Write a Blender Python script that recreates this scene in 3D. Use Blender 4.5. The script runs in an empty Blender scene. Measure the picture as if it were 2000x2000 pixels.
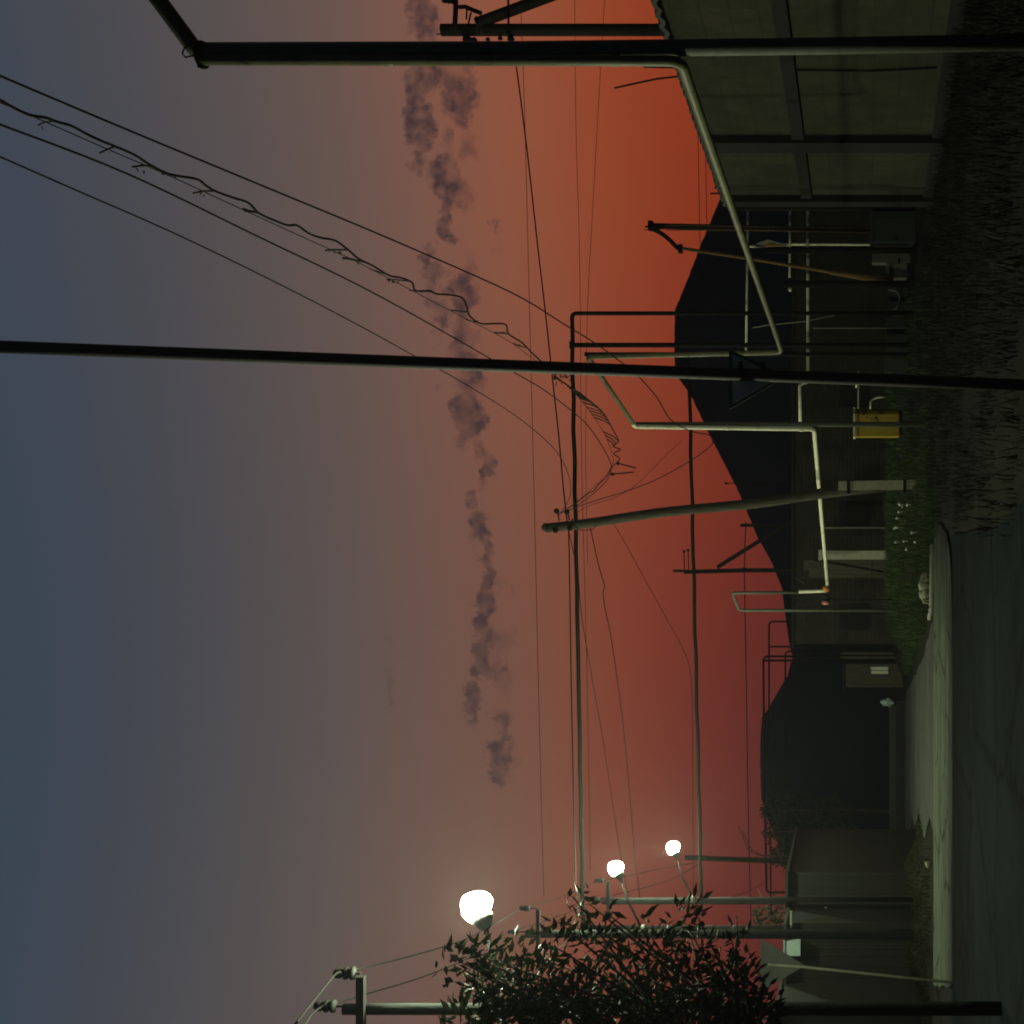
import bpy, bmesh, math, random
from mathutils import Vector, Matrix, noise
random.seed(7)
R = math.radians
scene = bpy.context.scene
col = scene.collection

# ------------------------------------------------------------------ camera
F = 2600.0            # focal length in pixels of the 2000 px wide picture
HV = 1690.0           # column of the horizon (the photograph lies on its side)
CZ = 1.6
HAZE = 0.00042       # density of the haze added for lamp glow, per metre
cam_d = bpy.data.cameras.new("camera")
cam = bpy.data.objects.new("camera", cam_d)
col.objects.link(cam)
cam_d.sensor_width = 36.0
cam_d.sensor_fit = 'HORIZONTAL'
cam_d.lens = 36.0 * F / 2000.0
cam_d.shift_x = -(HV - 1000.0) / 2000.0
cam_d.clip_start = 0.1
cam_d.clip_end = 3000.0
# camera rolled by 90 degrees: picture right = down, picture up = right
cam.matrix_world = Matrix(((0, 1, 0, 0), (0, 0, -1, 0), (-1, 0, 0, CZ), (0, 0, 0, 1)))
scene.camera = cam

# ------------------------------------------------------------------ exposure
vs = scene.view_settings
scene.display_settings.display_device = 'sRGB'
vs.view_transform = 'Standard'
vs.look = 'None'
vs.exposure = 0.0
vs.gamma = 1.0
vs.use_curve_mapping = False
scene.cycles.use_denoising = True
scene.cycles.max_bounces = 5
scene.cycles.diffuse_bounces = 2
scene.cycles.volume_bounces = 0
scene.cycles.filter_width = 1.9


def lin(h):
    h = h.lstrip('#')
    out = []
    for i in (0, 2, 4):
        c = int(h[i:i + 2], 16) / 255.0
        out.append(c / 12.92 if c <= 0.04045 else ((c + 0.055) / 1.055) ** 2.4)
    return (out[0], out[1], out[2], 1.0)


# ------------------------------------------------------------------ dusk sky
world = bpy.data.worlds.new("World")
scene.world = world
world.use_nodes = True
nt = world.node_tree
nt.nodes.clear()
N = nt.nodes.new
L = nt.links.new


def math_node(tree, op, a, b=None, c=None, clamp=False):
    n = tree.nodes.new('ShaderNodeMath')
    n.operation = op
    n.use_clamp = clamp
    for i, x in enumerate((a, b, c)):
        if x is None:
            continue
        if isinstance(x, (int, float)):
            n.inputs[i].default_value = x
        else:
            tree.links.new(x, n.inputs[i])
    return n.outputs[0]


out_w = N('ShaderNodeOutputWorld')
bg = N('ShaderNodeBackground')
bg.inputs['Strength'].default_value = 1.0
tc = N('ShaderNodeTexCoord')
sep = N('ShaderNodeSeparateXYZ')
L(tc.outputs['Generated'], sep.inputs[0])
dx, dy, dz = sep.outputs


def ramp(stops):
    r = N('ShaderNodeValToRGB')
    r.color_ramp.interpolation = 'B_SPLINE' if False else 'LINEAR'
    els = r.color_ramp.elements
    els[0].position, els[0].color = stops[0][0], lin(stops[0][1])
    els[1].position, els[1].color = stops[-1][0], lin(stops[-1][1])
    for p, c in stops[1:-1]:
        e = els.new(p)
        e.color = lin(c)
    L(dz, r.inputs[0])
    return r.outputs[0]


left = ramp([(0.0, '4a1c1b'), (0.081, '5f2320'), (0.111, '6a2820'), (0.148, '763226'), (0.185, '7d3c2c'),
             (0.221, '7a4838'), (0.257, '724e42'), (0.307, '6a5048'), (0.356, '5d514e'), (0.416, '4f4c4e'),
             (0.472, '42464f'), (0.52, '3a4553'), (0.57, '354450'), (1.0, '28333f')])
right = ramp([(0.0, '7c2814'), (0.111, '903619'), (0.148, '953d21'), (0.185, '974629'), (0.221, '964f36'),
              (0.257, '90553f'), (0.307, '7d574a'), (0.356, '69554e'), (0.416, '585150'),
              (0.472, '4a4b50'), (0.52, '414853'), (0.57, '3c4652'), (1.0, '2b3540')])
az = math_node(nt, 'ARCTAN2', dx, dy)
azf = N('ShaderNodeMapRange')
azf.interpolation_type = 'SMOOTHSTEP'
azf.inputs[1].default_value = -0.22
azf.inputs[2].default_value = 0.36
L(az, azf.inputs[0])
mixlr = N('ShaderNodeMixRGB')
L(azf.outputs[0], mixlr.inputs[0]); L(left, mixlr.inputs[1]); L(right, mixlr.inputs[2])

# clouds: small dark shreds of cumulus in the band above the afterglow, placed by direction
ysafe = math_node(nt, 'MAXIMUM', dy, 0.05)
cx = math_node(nt, 'DIVIDE', dx, ysafe)
cz = math_node(nt, 'DIVIDE', dz, ysafe)
comb = N('ShaderNodeCombineXYZ')
L(cx, comb.inputs[0]); L(cz, comb.inputs[1])
nz = N('ShaderNodeTexNoise'); nz.inputs['Scale'].default_value = 58.0
nz.inputs['Detail'].default_value = 5.0; nz.inputs['Roughness'].default_value = 0.7
L(comb.outputs[0], nz.inputs['Vector'])
off = N('ShaderNodeVectorMath'); off.operation = 'MULTIPLY_ADD'
off.inputs[1].default_value = (0.031, 0.040, 0.0)
sub = N('ShaderNodeVectorMath'); sub.operation = 'SUBTRACT'; sub.inputs[1].default_value = (0.5, 0.5, 0.5)
L(nz.outputs['Color'], sub.inputs[0]); L(sub.outputs[0], off.inputs[0]); L(comb.outputs[0], off.inputs[2])
# (column, row, half extent along column, half extent along row) in photograph pixels
CL = [(828, 30, 22, 40, .9), (835, 95, 14, 60, .7), (830, 145, 26, 26, 1), (803, 168, 12, 26, .8), (820, 225, 17, 48, 1),
      (876, 172, 14, 34, .8), (905, 190, 22, 42, .95), (910, 225, 14, 24, .8), (805, 275, 12, 14, .6), (820, 285, 12, 16, .7),
      (813, 315, 14, 12, .8), (868, 275, 10, 26, .5), (915, 290, 18, 24, .5), (860, 330, 20, 22, .85), (868, 355, 20, 20, .85),
      (866, 372, 12, 26, .9), (890, 370, 16, 24, .8), (915, 392, 12, 20, .5), (871, 410, 10, 24, 1), (865, 445, 16, 13, 1),
      (875, 462, 12, 10, .9), (967, 446, 6, 14, .6), (968, 480, 5, 8, .4), (842, 505, 12, 24, .8), (850, 545, 14, 30, .6),
      (852, 590, 14, 26, .6), (858, 620, 12, 18, .7), (852, 655, 7, 30, .4), (915, 540, 14, 40, .5), (905, 580, 20, 40, .95),
      (905, 660, 20, 40, .75), (914, 720, 20, 30, .8), (910, 765, 18, 26, .7), (910, 800, 20, 26, 1), (922, 825, 18, 22, 1),
      (898, 850, 10, 26, .6), (858, 748, 5, 10, .5), (936, 880, 10, 28, .6), (941, 920, 10, 22, .95), (927, 975, 9, 12, .6),
      (930, 1030, 16, 24, 1), (945, 1070, 8, 16, .7), (952, 1105, 13, 26, 1), (947, 1140, 14, 16, 1), (973, 1140, 8, 10, .4),
      (995, 1150, 6, 16, .4), (946, 1180, 14, 20, 1), (942, 1235, 16, 34, 1), (938, 1280, 12, 24, 1), (936, 1308, 16, 14, 1),
      (970, 1260, 12, 26, .6), (992, 1245, 12, 22, .5), (968, 1310, 12, 16, .7), (985, 1330, 10, 18, .4), (918, 1365, 15, 24, .95),
      (927, 1400, 9, 16, .8), (985, 1345, 8, 24, .4), (978, 1405, 14, 18, .8), (980, 1435, 9, 14, .7), (980, 1470, 15, 18, 1),
      (980, 1505, 14, 20, 1), (1010, 1488, 6, 8, .4), (757, 1250, 2.5, 60, .35), (760, 1350, 3, 40, .5)]
mask = None
for (v, y, a, b, s) in CL:
    mp = N('ShaderNodeVectorMath'); mp.operation = 'MULTIPLY_ADD'
    ia, ib = F / (b * 1.85), F / (a * 1.8)
    mp.inputs[1].default_value = (ia, ib, 0)
    mp.inputs[2].default_value = (-(1000 - y) / F * ia, -(HV - v) / F * ib, 0)
    L(off.outputs[0], mp.inputs[0])
    ln = N('ShaderNodeVectorMath'); ln.operation = 'DOT_PRODUCT'
    L(mp.outputs[0], ln.inputs[0]); L(mp.outputs[0], ln.inputs[1])
    val = math_node(nt, 'MULTIPLY_ADD', ln.outputs['Value'], -s, s)
    mask = val if mask is None else math_node(nt, 'SMOOTH_MAX', mask, val, 0.25)
msk = N('ShaderNodeMapRange'); msk.interpolation_type = 'SMOOTHSTEP'
msk.inputs[1].default_value = 0.12; msk.inputs[2].default_value = 0.85
L(mask, msk.inputs[0])
nz2 = N('ShaderNodeTexNoise'); nz2.inputs['Scale'].default_value = 95.0; nz2.inputs['Detail'].default_value = 4.0
L(comb.outputs[0], nz2.inputs['Vector'])
nm = N('ShaderNodeMapRange'); nm.inputs[1].default_value = 0.25; nm.inputs[2].default_value = 0.62
nm.inputs[3].default_value = 0.12; nm.inputs[4].default_value = 1.0
L(nz2.outputs['Fac'], nm.inputs[0])
front = N('ShaderNodeMapRange'); front.inputs[1].default_value = 0.3; front.inputs[2].default_value = 0.5
L(dy, front.inputs[0])
cm = math_node(nt, 'MULTIPLY', math_node(nt, 'MULTIPLY', msk.outputs[0], nm.outputs[0]),
               math_node(nt, 'MULTIPLY', front.outputs[0], 0.95))
cloudmix = N('ShaderNodeMixRGB')
cloudmix.inputs[2].default_value = lin('403133')
L(cm, cloudmix.inputs[0]); L(mixlr.outputs[0], cloudmix.inputs[1])
# the side of the sky away from the sunset is darker and colder
back = N('ShaderNodeMapRange'); back.interpolation_type = 'SMOOTHSTEP'
back.inputs[1].default_value = -0.35; back.inputs[2].default_value = 0.75
back.inputs[3].default_value = 0.36; back.inputs[4].default_value = 1.0
L(dy, back.inputs[0])
backc = N('ShaderNodeMixRGB'); backc.inputs[1].default_value = lin('2a3440')
bf = N('ShaderNodeMapRange'); bf.inputs[1].default_value = -0.2; bf.inputs[2].default_value = 0.6
L(dy, bf.inputs[0]); L(bf.outputs[0], backc.inputs[0]); L(cloudmix.outputs[0], backc.inputs[2])
mul = N('ShaderNodeMixRGB'); mul.blend_type = 'MULTIPLY'; mul.inputs[0].default_value = 1.0
L(backc.outputs[0], mul.inputs[1]); L(back.outputs[0], mul.inputs[2])
L(mul.outputs[0], bg.inputs['Color'])
L(bg.outputs[0], out_w.inputs['Surface'])
world.cycles.sampling_method = 'MANUAL'
world.cycles.sample_map_resolution = 512


# ------------------------------------------------------------------ helpers
def P(v, y, d):
    """a place in the scene: picture column v, picture row y, distance d ahead of the camera"""
    return Vector(((1000.0 - y) / F * d, d, CZ + (HV - v) / F * d))


def px(w, d):
    return w / F * d


def zat(v, d):
    return CZ + (HV - v) / F * d


def xat(y, d):
    return (1000.0 - y) / F * d


ORIGIN = {}


class MB:
    def __init__(self):
        self.bm = bmesh.new()

    def tube(self, pts, r, seg=8, caps=True, r_end=None):
        pts = [Vector(p) for p in pts]
        n = len(pts)
        tang = []
        for i in range(n):
            a = pts[max(i - 1, 0)]; b = pts[min(i + 1, n - 1)]
            t = (b - a)
            tang.append(t.normalized() if t.length > 1e-9 else Vector((0, 0, 1)))
        t0 = tang[0]
        ref = Vector((0, 0, 1)) if abs(t0.z) < 0.9 else Vector((1, 0, 0))
        u = t0.cross(ref).normalized()
        rings = []
        for i in range(n):
            t = tang[i]
            u = (u - t * u.dot(t))
            u = u.normalized() if u.length > 1e-6 else t.orthogonal().normalized()
            w = t.cross(u)
            f = i / max(n - 1, 1)
            rr = r if r_end is None else r + (r_end - r) * f
            # widen at corners so a bend keeps its thickness
            if 0 < i < n - 1:
                c = (pts[i] - pts[i - 1]).normalized().dot((pts[i + 1] - pts[i]).normalized())
                k = 1.0 / max(math.sqrt(max((1 + c) / 2, 0.1)), 0.5)
            else:
                k = 1.0
            ring = []
            for s in range(seg):
                a = 2 * math.pi * s / seg
                ring.append(self.bm.verts.new(pts[i] + (u * math.cos(a) + w * math.sin(a)) * rr * (k if k < 1.3 else 1.3)))
            rings.append(ring)
        for i in range(n - 1):
            for s in range(seg):
                f = self.bm.faces.new((rings[i][s], rings[i][(s + 1) % seg], rings[i + 1][(s + 1) % seg], rings[i + 1][s]))
                f.smooth = True
        if caps:
            self.bm.faces.new(rings[0][::-1]); self.bm.faces.new(rings[-1])
        return self

    def box(self, c, s, rot=None):
        c = Vector(c)
        vs_ = []
        for i in (-1, 1):
            for j in (-1, 1):
                for k in (-1, 1):
                    p = Vector((i * s[0] / 2, j * s[1] / 2, k * s[2] / 2))
                    if rot is not None:
                        p = rot @ p
                    vs_.append(self.bm.verts.new(c + p))
        for q in ((0, 1, 3, 2), (4, 6, 7, 5), (0, 4, 5, 1), (2, 3, 7, 6), (0, 2, 6, 4), (1, 5, 7, 3)):
            self.bm.faces.new([vs_[i] for i in q])
        return self

    def lathe(self, c, prof, seg=16, axis=None):
        """profile of (radius, height) turned round a vertical axis (or the given one)"""
        c = Vector(c)
        rot = Matrix.Identity(3)
        if axis is not None:
            rot = Vector((0, 0, 1)).rotation_difference(Vector(axis).normalized()).to_matrix()
        rings = []
        for (r, h) in prof:
            rings.append([self.bm.verts.new(c + rot @ Vector((r * math.cos(2 * math.pi * s / seg), r * math.sin(2 * math.pi * s / seg), h)))
                          for s in range(seg)])
        for i in range(len(rings) - 1):
            for s in range(seg):
                f = self.bm.faces.new((rings[i][s], rings[i][(s + 1) % seg], rings[i + 1][(s + 1) % seg], rings[i + 1][s]))
                f.smooth = True
        self.bm.faces.new(rings[0][::-1]); self.bm.faces.new(rings[-1])
        return self

    def prism(self, pts, depth):
        """flat outline pushed along the vector depth"""
        depth = Vector(depth)
        a = [self.bm.verts.new(Vector(p)) for p in pts]
        b = [self.bm.verts.new(Vector(p) + depth) for p in pts]
        self.bm.faces.new(a); self.bm.faces.new(b[::-1])
        n = len(a)
        for i in range(n):
            self.bm.faces.new((a[i], b[i], b[(i + 1) % n], a[(i + 1) % n]))
        return self

    def blob(self, c, r, squash=(1, 1, 1), jitter=0.15, sub=2, seed=0):
        g = bmesh.ops.create_icosphere(self.bm, subdivisions=sub, radius=1.0)
        for vtx in g['verts']:
            nn = noise.noise(vtx.co * 1.7 + Vector((seed * 3.1, seed, 0)))
            q = vtx.co * (1 + jitter * nn * 2)
            vtx.co = Vector(c) + Vector((q.x * squash[0], q.y * squash[1], q.z * squash[2])) * r
        for f in self.bm.faces:
            f.smooth = True
        return self

    def build(self, name, material, parent=None, bevel=0.0):
        bm = self.bm
        if bevel > 0:
            bmesh.ops.bevel(bm, geom=[e for e in bm.edges if len(e.link_faces) == 2 and e.calc_face_angle(0) > 0.6],
                            offset=bevel, segments=2, affect='EDGES', clamp_overlap=True)
        bmesh.ops.recalc_face_normals(bm, faces=bm.faces[:])
        org = ORIGIN.get(parent.name, Vector()) if parent else None
        if parent is None:
            # the origin of a one-mesh thing sits at the foot of its own geometry
            co = [q.co for q in bm.verts]
            org = Vector((sum(q.x for q in co) / len(co), sum(q.y for q in co) / len(co), min(q.z for q in co)))
        for q in bm.verts:
            q.co -= org
        me = bpy.data.meshes.new(name)
        bm.to_mesh(me); bm.free()
        me.materials.append(material)
        o = bpy.data.objects.new(name, me)
        col.objects.link(o)
        if parent:
            o.parent = parent
        else:
            o.location = org
        ORIGIN[o.name] = org
        return o


def tag(o, label, cat, group=None):
    o['label'] = label; o['category'] = cat
    if group:
        o['group'] = group
    return o


def thing(name, label, cat, loc, group=None):
    o = bpy.data.objects.new(name, None)
    o.empty_display_size = 0.3
    col.objects.link(o)
    o.location = loc
    ORIGIN[o.name] = Vector(loc)
    return tag(o, label, cat, group)


def structure(o):
    o['kind'] = 'structure'
    return o


def stuff(o):
    o['kind'] = 'stuff'
    return o


# ------------------------------------------------------------------ materials
def mat(name, a, b=None, scale=6.0, rough=0.8, bump=0.0, bscale=None, metal=0.0, detail=6.0, stretch=None, lo=0.35, hi=0.65, spec=0.4):
    m = bpy.data.materials.new(name)
    m.use_nodes = True
    t = m.node_tree
    p = t.nodes['Principled BSDF']
    p.inputs['Roughness'].default_value = rough
    p.inputs['Metallic'].default_value = metal
    p.inputs['Specular IOR Level'].default_value = spec
    a4 = tuple(a) + (1.0,)
    if b is None:
        b = tuple(c * 0.7 for c in a)
    b4 = tuple(b) + (1.0,)
    co = t.nodes.new('ShaderNodeTexCoord')
    mp = t.nodes.new('ShaderNodeMapping')
    if stretch:
        mp.inputs['Scale'].default_value = stretch
    t.links.new(co.outputs['Object'], mp.inputs[0])
    n = t.nodes.new('ShaderNodeTexNoise')
    n.inputs['Scale'].default_value = scale; n.inputs['Detail'].default_value = detail
    n.inputs['Roughness'].default_value = 0.65
    t.links.new(mp.outputs[0], n.inputs['Vector'])
    r = t.nodes.new('ShaderNodeValToRGB')
    r.color_ramp.elements[0].position = lo; r.color_ramp.elements[1].position = hi
    r.color_ramp.elements[0].color = a4; r.color_ramp.elements[1].color = b4
    t.links.new(n.outputs['Fac'], r.inputs[0])
    t.links.new(r.outputs[0], p.inputs['Base Color'])
    if bump > 0:
        n2 = t.nodes.new('ShaderNodeTexNoise')
        n2.inputs['Scale'].default_value = bscale or scale * 6
        n2.inputs['Detail'].default_value = 5
        t.links.new(mp.outputs[0], n2.inputs['Vector'])
        bp = t.nodes.new('ShaderNodeBump')
        bp.inputs['Strength'].default_value = bump
        bp.inputs['Distance'].default_value = 0.05
        t.links.new(n2.outputs['Fac'], bp.inputs['Height'])
        t.links.new(bp.outputs[0], p.inputs['Normal'])
    return m


def brick_mat(name, a, b, mortar, bw, bh, msize, axis='XZ', rough=0.9):
    m = bpy.data.materials.new(name)
    m.use_nodes = True
    t = m.node_tree
    p = t.nodes['Principled BSDF']
    p.inputs['Roughness'].default_value = rough
    p.inputs['Specular IOR Level'].default_value = 0.2
    co = t.nodes.new('ShaderNodeTexCoord')
    s = t.nodes.new('ShaderNodeSeparateXYZ'); t.links.new(co.outputs['Object'], s.inputs[0])
    c = t.nodes.new('ShaderNodeCombineXYZ')
    t.links.new(s.outputs['XYZ'.index(axis[0])], c.inputs[0]); t.links.new(s.outputs['XYZ'.index(axis[1])], c.inputs[1])
    br = t.nodes.new('ShaderNodeTexBrick')
    br.inputs['Color1'].default_value = tuple(a) + (1,); br.inputs['Color2'].default_value = tuple(b) + (1,)
    br.inputs['Mortar'].default_value = tuple(mortar) + (1,)
    br.inputs['Scale'].default_value = 1.0
    br.inputs['Brick Width'].default_value = bw; br.inputs['Row Height'].default_value = bh
    br.inputs['Mortar Size'].default_value = msize
    t.links.new(c.outputs[0], br.inputs['Vector'])
    n = t.nodes.new('ShaderNodeTexNoise'); n.inputs['Scale'].default_value = 1.6; n.inputs['Detail'].default_value = 7
    n.inputs['Roughness'].default_value = 0.7
    t.links.new(co.outputs['Object'], n.inputs['Vector'])
    mr = t.nodes.new('ShaderNodeMapRange'); mr.inputs[1].default_value = 0.3; mr.inputs[2].default_value = 0.7
    mr.inputs[3].default_value = 0.55; mr.inputs[4].default_value = 1.1
    t.links.new(n.outputs['Fac'], mr.inputs[0])
    mx = t.nodes.new('ShaderNodeMixRGB'); mx.blend_type = 'MULTIPLY'; mx.inputs[0].default_value = 1
    t.links.new(br.outputs['Color'], mx.inputs[1]); t.links.new(mr.outputs[0], mx.inputs[2])
    t.links.new(mx.outputs[0], p.inputs['Base Color'])
    bp = t.nodes.new('ShaderNodeBump'); bp.inputs['Strength'].default_value = 0.5; bp.inputs['Distance'].default_value = 0.02
    t.links.new(n.outputs['Fac'], bp.inputs['Height']); t.links.new(bp.outputs[0], p.inputs['Normal'])
    return m


def emit_mat(name, color, strength):
    m = bpy.data.materials.new(name)
    m.use_nodes = True
    t = m.node_tree
    t.nodes.clear()
    o = t.nodes.new('ShaderNodeOutputMaterial'); e = t.nodes.new('ShaderNodeEmission')
    e.inputs['Color'].default_value = tuple(color) + (1,); e.inputs['Strength'].default_value = strength
    t.links.new(e.outputs[0], o.inputs['Surface'])
    return m


def leaf_mat(name, a, b):
    m = mat(name, a, b, scale=0.9, rough=0.6, detail=3)
    t = m.node_tree
    p = t.nodes['Principled BSDF']
    p.inputs['Specular IOR Level'].default_value = 0.12
    tr = t.nodes.new('ShaderNodeBsdfTranslucent'); tr.inputs['Color'].default_value = (a[0], a[1] * 1.2, a[2] * .6, 1)
    mx = t.nodes.new('ShaderNodeMixShader'); mx.inputs[0].default_value = 0.2
    t.links.new(p.outputs[0], mx.inputs[1]); t.links.new(tr.outputs[0], mx.inputs[2])
    t.links.new(mx.outputs[0], t.nodes['Material Output'].inputs['Surface'])
    return m


M = {}
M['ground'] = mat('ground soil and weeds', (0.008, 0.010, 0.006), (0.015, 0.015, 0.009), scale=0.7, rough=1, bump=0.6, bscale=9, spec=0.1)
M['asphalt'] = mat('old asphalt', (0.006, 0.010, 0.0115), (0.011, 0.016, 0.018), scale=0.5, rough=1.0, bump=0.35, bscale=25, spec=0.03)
M['concrete_road'] = mat('pale worn concrete', (0.095, 0.115, 0.075), (0.17, 0.198, 0.135), scale=0.6, spec=0.1, rough=0.95, bump=0.3, bscale=20, stretch=(0.35, 1.6, 1))
M['side_road'] = mat('dusty yard surface', (0.025, 0.029, 0.022), (0.046, 0.05, 0.036), scale=0.35, rough=0.9, bump=0.4, bscale=14, stretch=(0.3, 1.3, 1))
M['kerb'] = mat('kerb concrete', (0.32, 0.31, 0.25), (0.22, 0.22, 0.18), scale=3, bump=0.3)
M['grass'] = leaf_mat('grass blades', (0.03, 0.048, 0.018), (0.045, 0.066, 0.026))
M['dry'] = leaf_mat('dry weed stems', (0.011, 0.0095, 0.006), (0.0075, 0.0085, 0.0045))
M['olive_grass'] = leaf_mat('trampled olive grass', (0.035, 0.036, 0.012), (0.055, 0.05, 0.018))
M['leaf'] = leaf_mat('broad leaves', (0.008, 0.012, 0.008), (0.014, 0.018, 0.011))
M['leaf_dark'] = leaf_mat('dark distant leaves', (0.02, 0.028, 0.015), (0.03, 0.04, 0.02))
M['bush_leaf'] = leaf_mat('dull dusty leaves', (0.006, 0.008, 0.005), (0.010, 0.012, 0.007))
M['bark'] = mat('bark', (0.05, 0.04, 0.03), (0.09, 0.075, 0.055), scale=14, rough=0.95, bump=0.6, stretch=(1, 1, .25))
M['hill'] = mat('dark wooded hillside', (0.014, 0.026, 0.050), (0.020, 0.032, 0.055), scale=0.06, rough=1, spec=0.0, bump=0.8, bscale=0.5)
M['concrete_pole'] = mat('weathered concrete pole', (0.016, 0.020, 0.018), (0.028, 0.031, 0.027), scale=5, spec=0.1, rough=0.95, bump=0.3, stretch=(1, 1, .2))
M['old_wood'] = mat('weathered wooden pole', (0.028, 0.024, 0.017), (0.085, 0.072, 0.05), scale=11, rough=0.95, bump=0.5, stretch=(2, 2, .15))
M['tar_wood'] = mat('tarred wooden pole', (0.02, 0.017, 0.014), (0.035, 0.03, 0.025), scale=8, rough=0.95, bump=0.4, stretch=(2, 2, .15))
M['stub'] = mat('pale concrete stub', (0.36, 0.34, 0.25), (0.27, 0.26, 0.19), scale=6, rough=0.9, bump=0.3)
M['gas_paint'] = mat('yellow gas pipe paint', (0.15, 0.15, 0.075), (0.08, 0.072, 0.042), lo=.42, hi=.75, scale=4, rough=0.5, bump=0.06)
M['pale_pipe'] = mat('faded cream pipe paint', (0.86, 0.83, 0.62), (0.5, 0.43, 0.28), lo=.5, hi=.8, scale=5, rough=0.55, bump=0.06, stretch=(1, 1, 1))
M['grey_steel'] = mat('grey painted steel', (0.12, 0.13, 0.095), (0.085, 0.09, 0.065), scale=8, rough=0.6, bump=0.08)
M['dark_steel'] = mat('dark painted steel', (0.007, 0.007, 0.007), (0.011, 0.010, 0.009), scale=10, rough=0.85, spec=.15, bump=0.08)
M['rust'] = mat('rusty steel', (0.11, 0.06, 0.025), (0.18, 0.115, 0.04), scale=12, rough=0.9, bump=0.2)
M['wire'] = mat('wire', (0.006, 0.005, 0.005), (0.01, 0.009, 0.008), scale=2, rough=0.9, spec=0.1)
M['cable_tie'] = mat('frayed tie', (0.03, 0.028, 0.024), (0.05, 0.045, 0.04), scale=20)
M['insulator'] = mat('dark glazed insulator', (0.010, 0.012, 0.010), (0.016, 0.016, 0.013), scale=10, rough=0.7, spec=0.15)
M['yellow'] = mat('yellow cabinet paint', (0.46, 0.30, 0.012), (0.38, 0.25, 0.015), scale=4, rough=0.5, bump=0.08)
M['black'] = mat('black paint', (0.008, 0.008, 0.008), (0.013, 0.013, 0.012), scale=6, rough=0.95, spec=0.1)
M['orange'] = mat('orange plastic', (0.65, 0.25, 0.03), (0.5, 0.18, 0.03), scale=7, rough=0.5)
M['salmon'] = mat('faded red plastic', (0.5, 0.2, 0.12), (0.4, 0.17, 0.12), scale=7, rough=0.5)
M['white'] = mat('dirty white paint', (0.62, 0.62, 0.5), (0.48, 0.48, 0.38), scale=6, rough=0.7)
M['tealwhite'] = mat('pale enamel', (0.45, 0.58, 0.52), (0.36, 0.48, 0.44), scale=8, rough=0.4)
M['sack'] = mat('pale sack cloth', (0.35, 0.42, 0.42), (0.25, 0.3, 0.3), scale=8, rough=0.9, bump=0.4)
M['rag'] = mat('rag cloth', (0.6, 0.58, 0.42), (0.48, 0.45, 0.32), scale=9, rough=0.9, bump=0.3)
M['sign_back'] = mat('bare grey sign back', (0.075, 0.083, 0.075), (0.11, 0.115, 0.10), scale=4, rough=0.5, metal=0.0)
M['pole_black'] = mat('worn black paint', (0.028, 0.026, 0.024), (0.042, 0.038, 0.032), scale=7, rough=0.7, stretch=(1, 1, .2))
M['meter_grey'] = mat('dull cement render', (0.15, 0.15, 0.11), (0.11, 0.11, 0.085), scale=6, rough=0.9, bump=0.2)
M['sign_near'] = mat('sign back lightened for lack of light', (0.80, 0.76, 0.66), (0.86, 0.82, 0.72), scale=4, rough=0.6)  # pale copy of the sign back; its colour stands in for missing light
M['block'] = brick_mat('large block wall', (0.052, 0.052, 0.032), (0.044, 0.044, 0.028), (0.036, 0.035, 0.023), 1.9, 0.48, 0.012, axis='YZ')
M['beam'] = mat('dark stained beam', (0.0055, 0.0055, 0.005), (0.009, 0.009, 0.008), scale=3, rough=0.9, bump=0.3)
M['roof_sheet'] = mat('asbestos cement roof sheet', (0.05, 0.05, 0.045), (0.08, 0.08, 0.07), scale=3, rough=0.9)
M['brick'] = brick_mat('sooty brick', (0.034, 0.029, 0.022), (0.025, 0.022, 0.018), (0.014, 0.013, 0.012), 0.52, 0.16, 0.015)
M['stone'] = mat('pale limestone', (0.36, 0.34, 0.25), (0.26, 0.24, 0.17), scale=4, rough=0.95, bump=0.5)
M['plank'] = mat('grey planks', (0.07, 0.06, 0.045), (0.035, 0.03, 0.025), scale=3, rough=0.95, bump=0.3, stretch=(4, 4, .3))
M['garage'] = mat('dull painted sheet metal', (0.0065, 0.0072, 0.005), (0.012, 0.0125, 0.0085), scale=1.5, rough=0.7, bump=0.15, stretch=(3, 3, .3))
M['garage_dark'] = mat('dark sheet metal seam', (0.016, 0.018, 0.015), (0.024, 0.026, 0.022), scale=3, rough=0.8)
M['edge_metal'] = mat('bare metal edge', (0.30, 0.30, 0.22), (0.22, 0.22, 0.16), scale=6, rough=0.6)
M['kiosk'] = mat('grey kiosk paint', (0.035, 0.04, 0.038), (0.028, 0.032, 0.03), scale=3, rough=0.7, bump=0.1)
M['housing'] = mat('lamp housing', (0.06, 0.065, 0.06), (0.045, 0.05, 0.045), scale=6, rough=0.5)
M['glow'] = emit_mat('lit lamp bowl', (0.90, 1.0, 0.66), 1200.0)
M['dot'] = emit_mat('small lit bulb', (1.0, 0.95, 0.85), 2.2)
M['flower'] = mat('white flower heads', (0.7, 0.72, 0.65), (0.6, 0.62, 0.55), scale=5)


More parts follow.
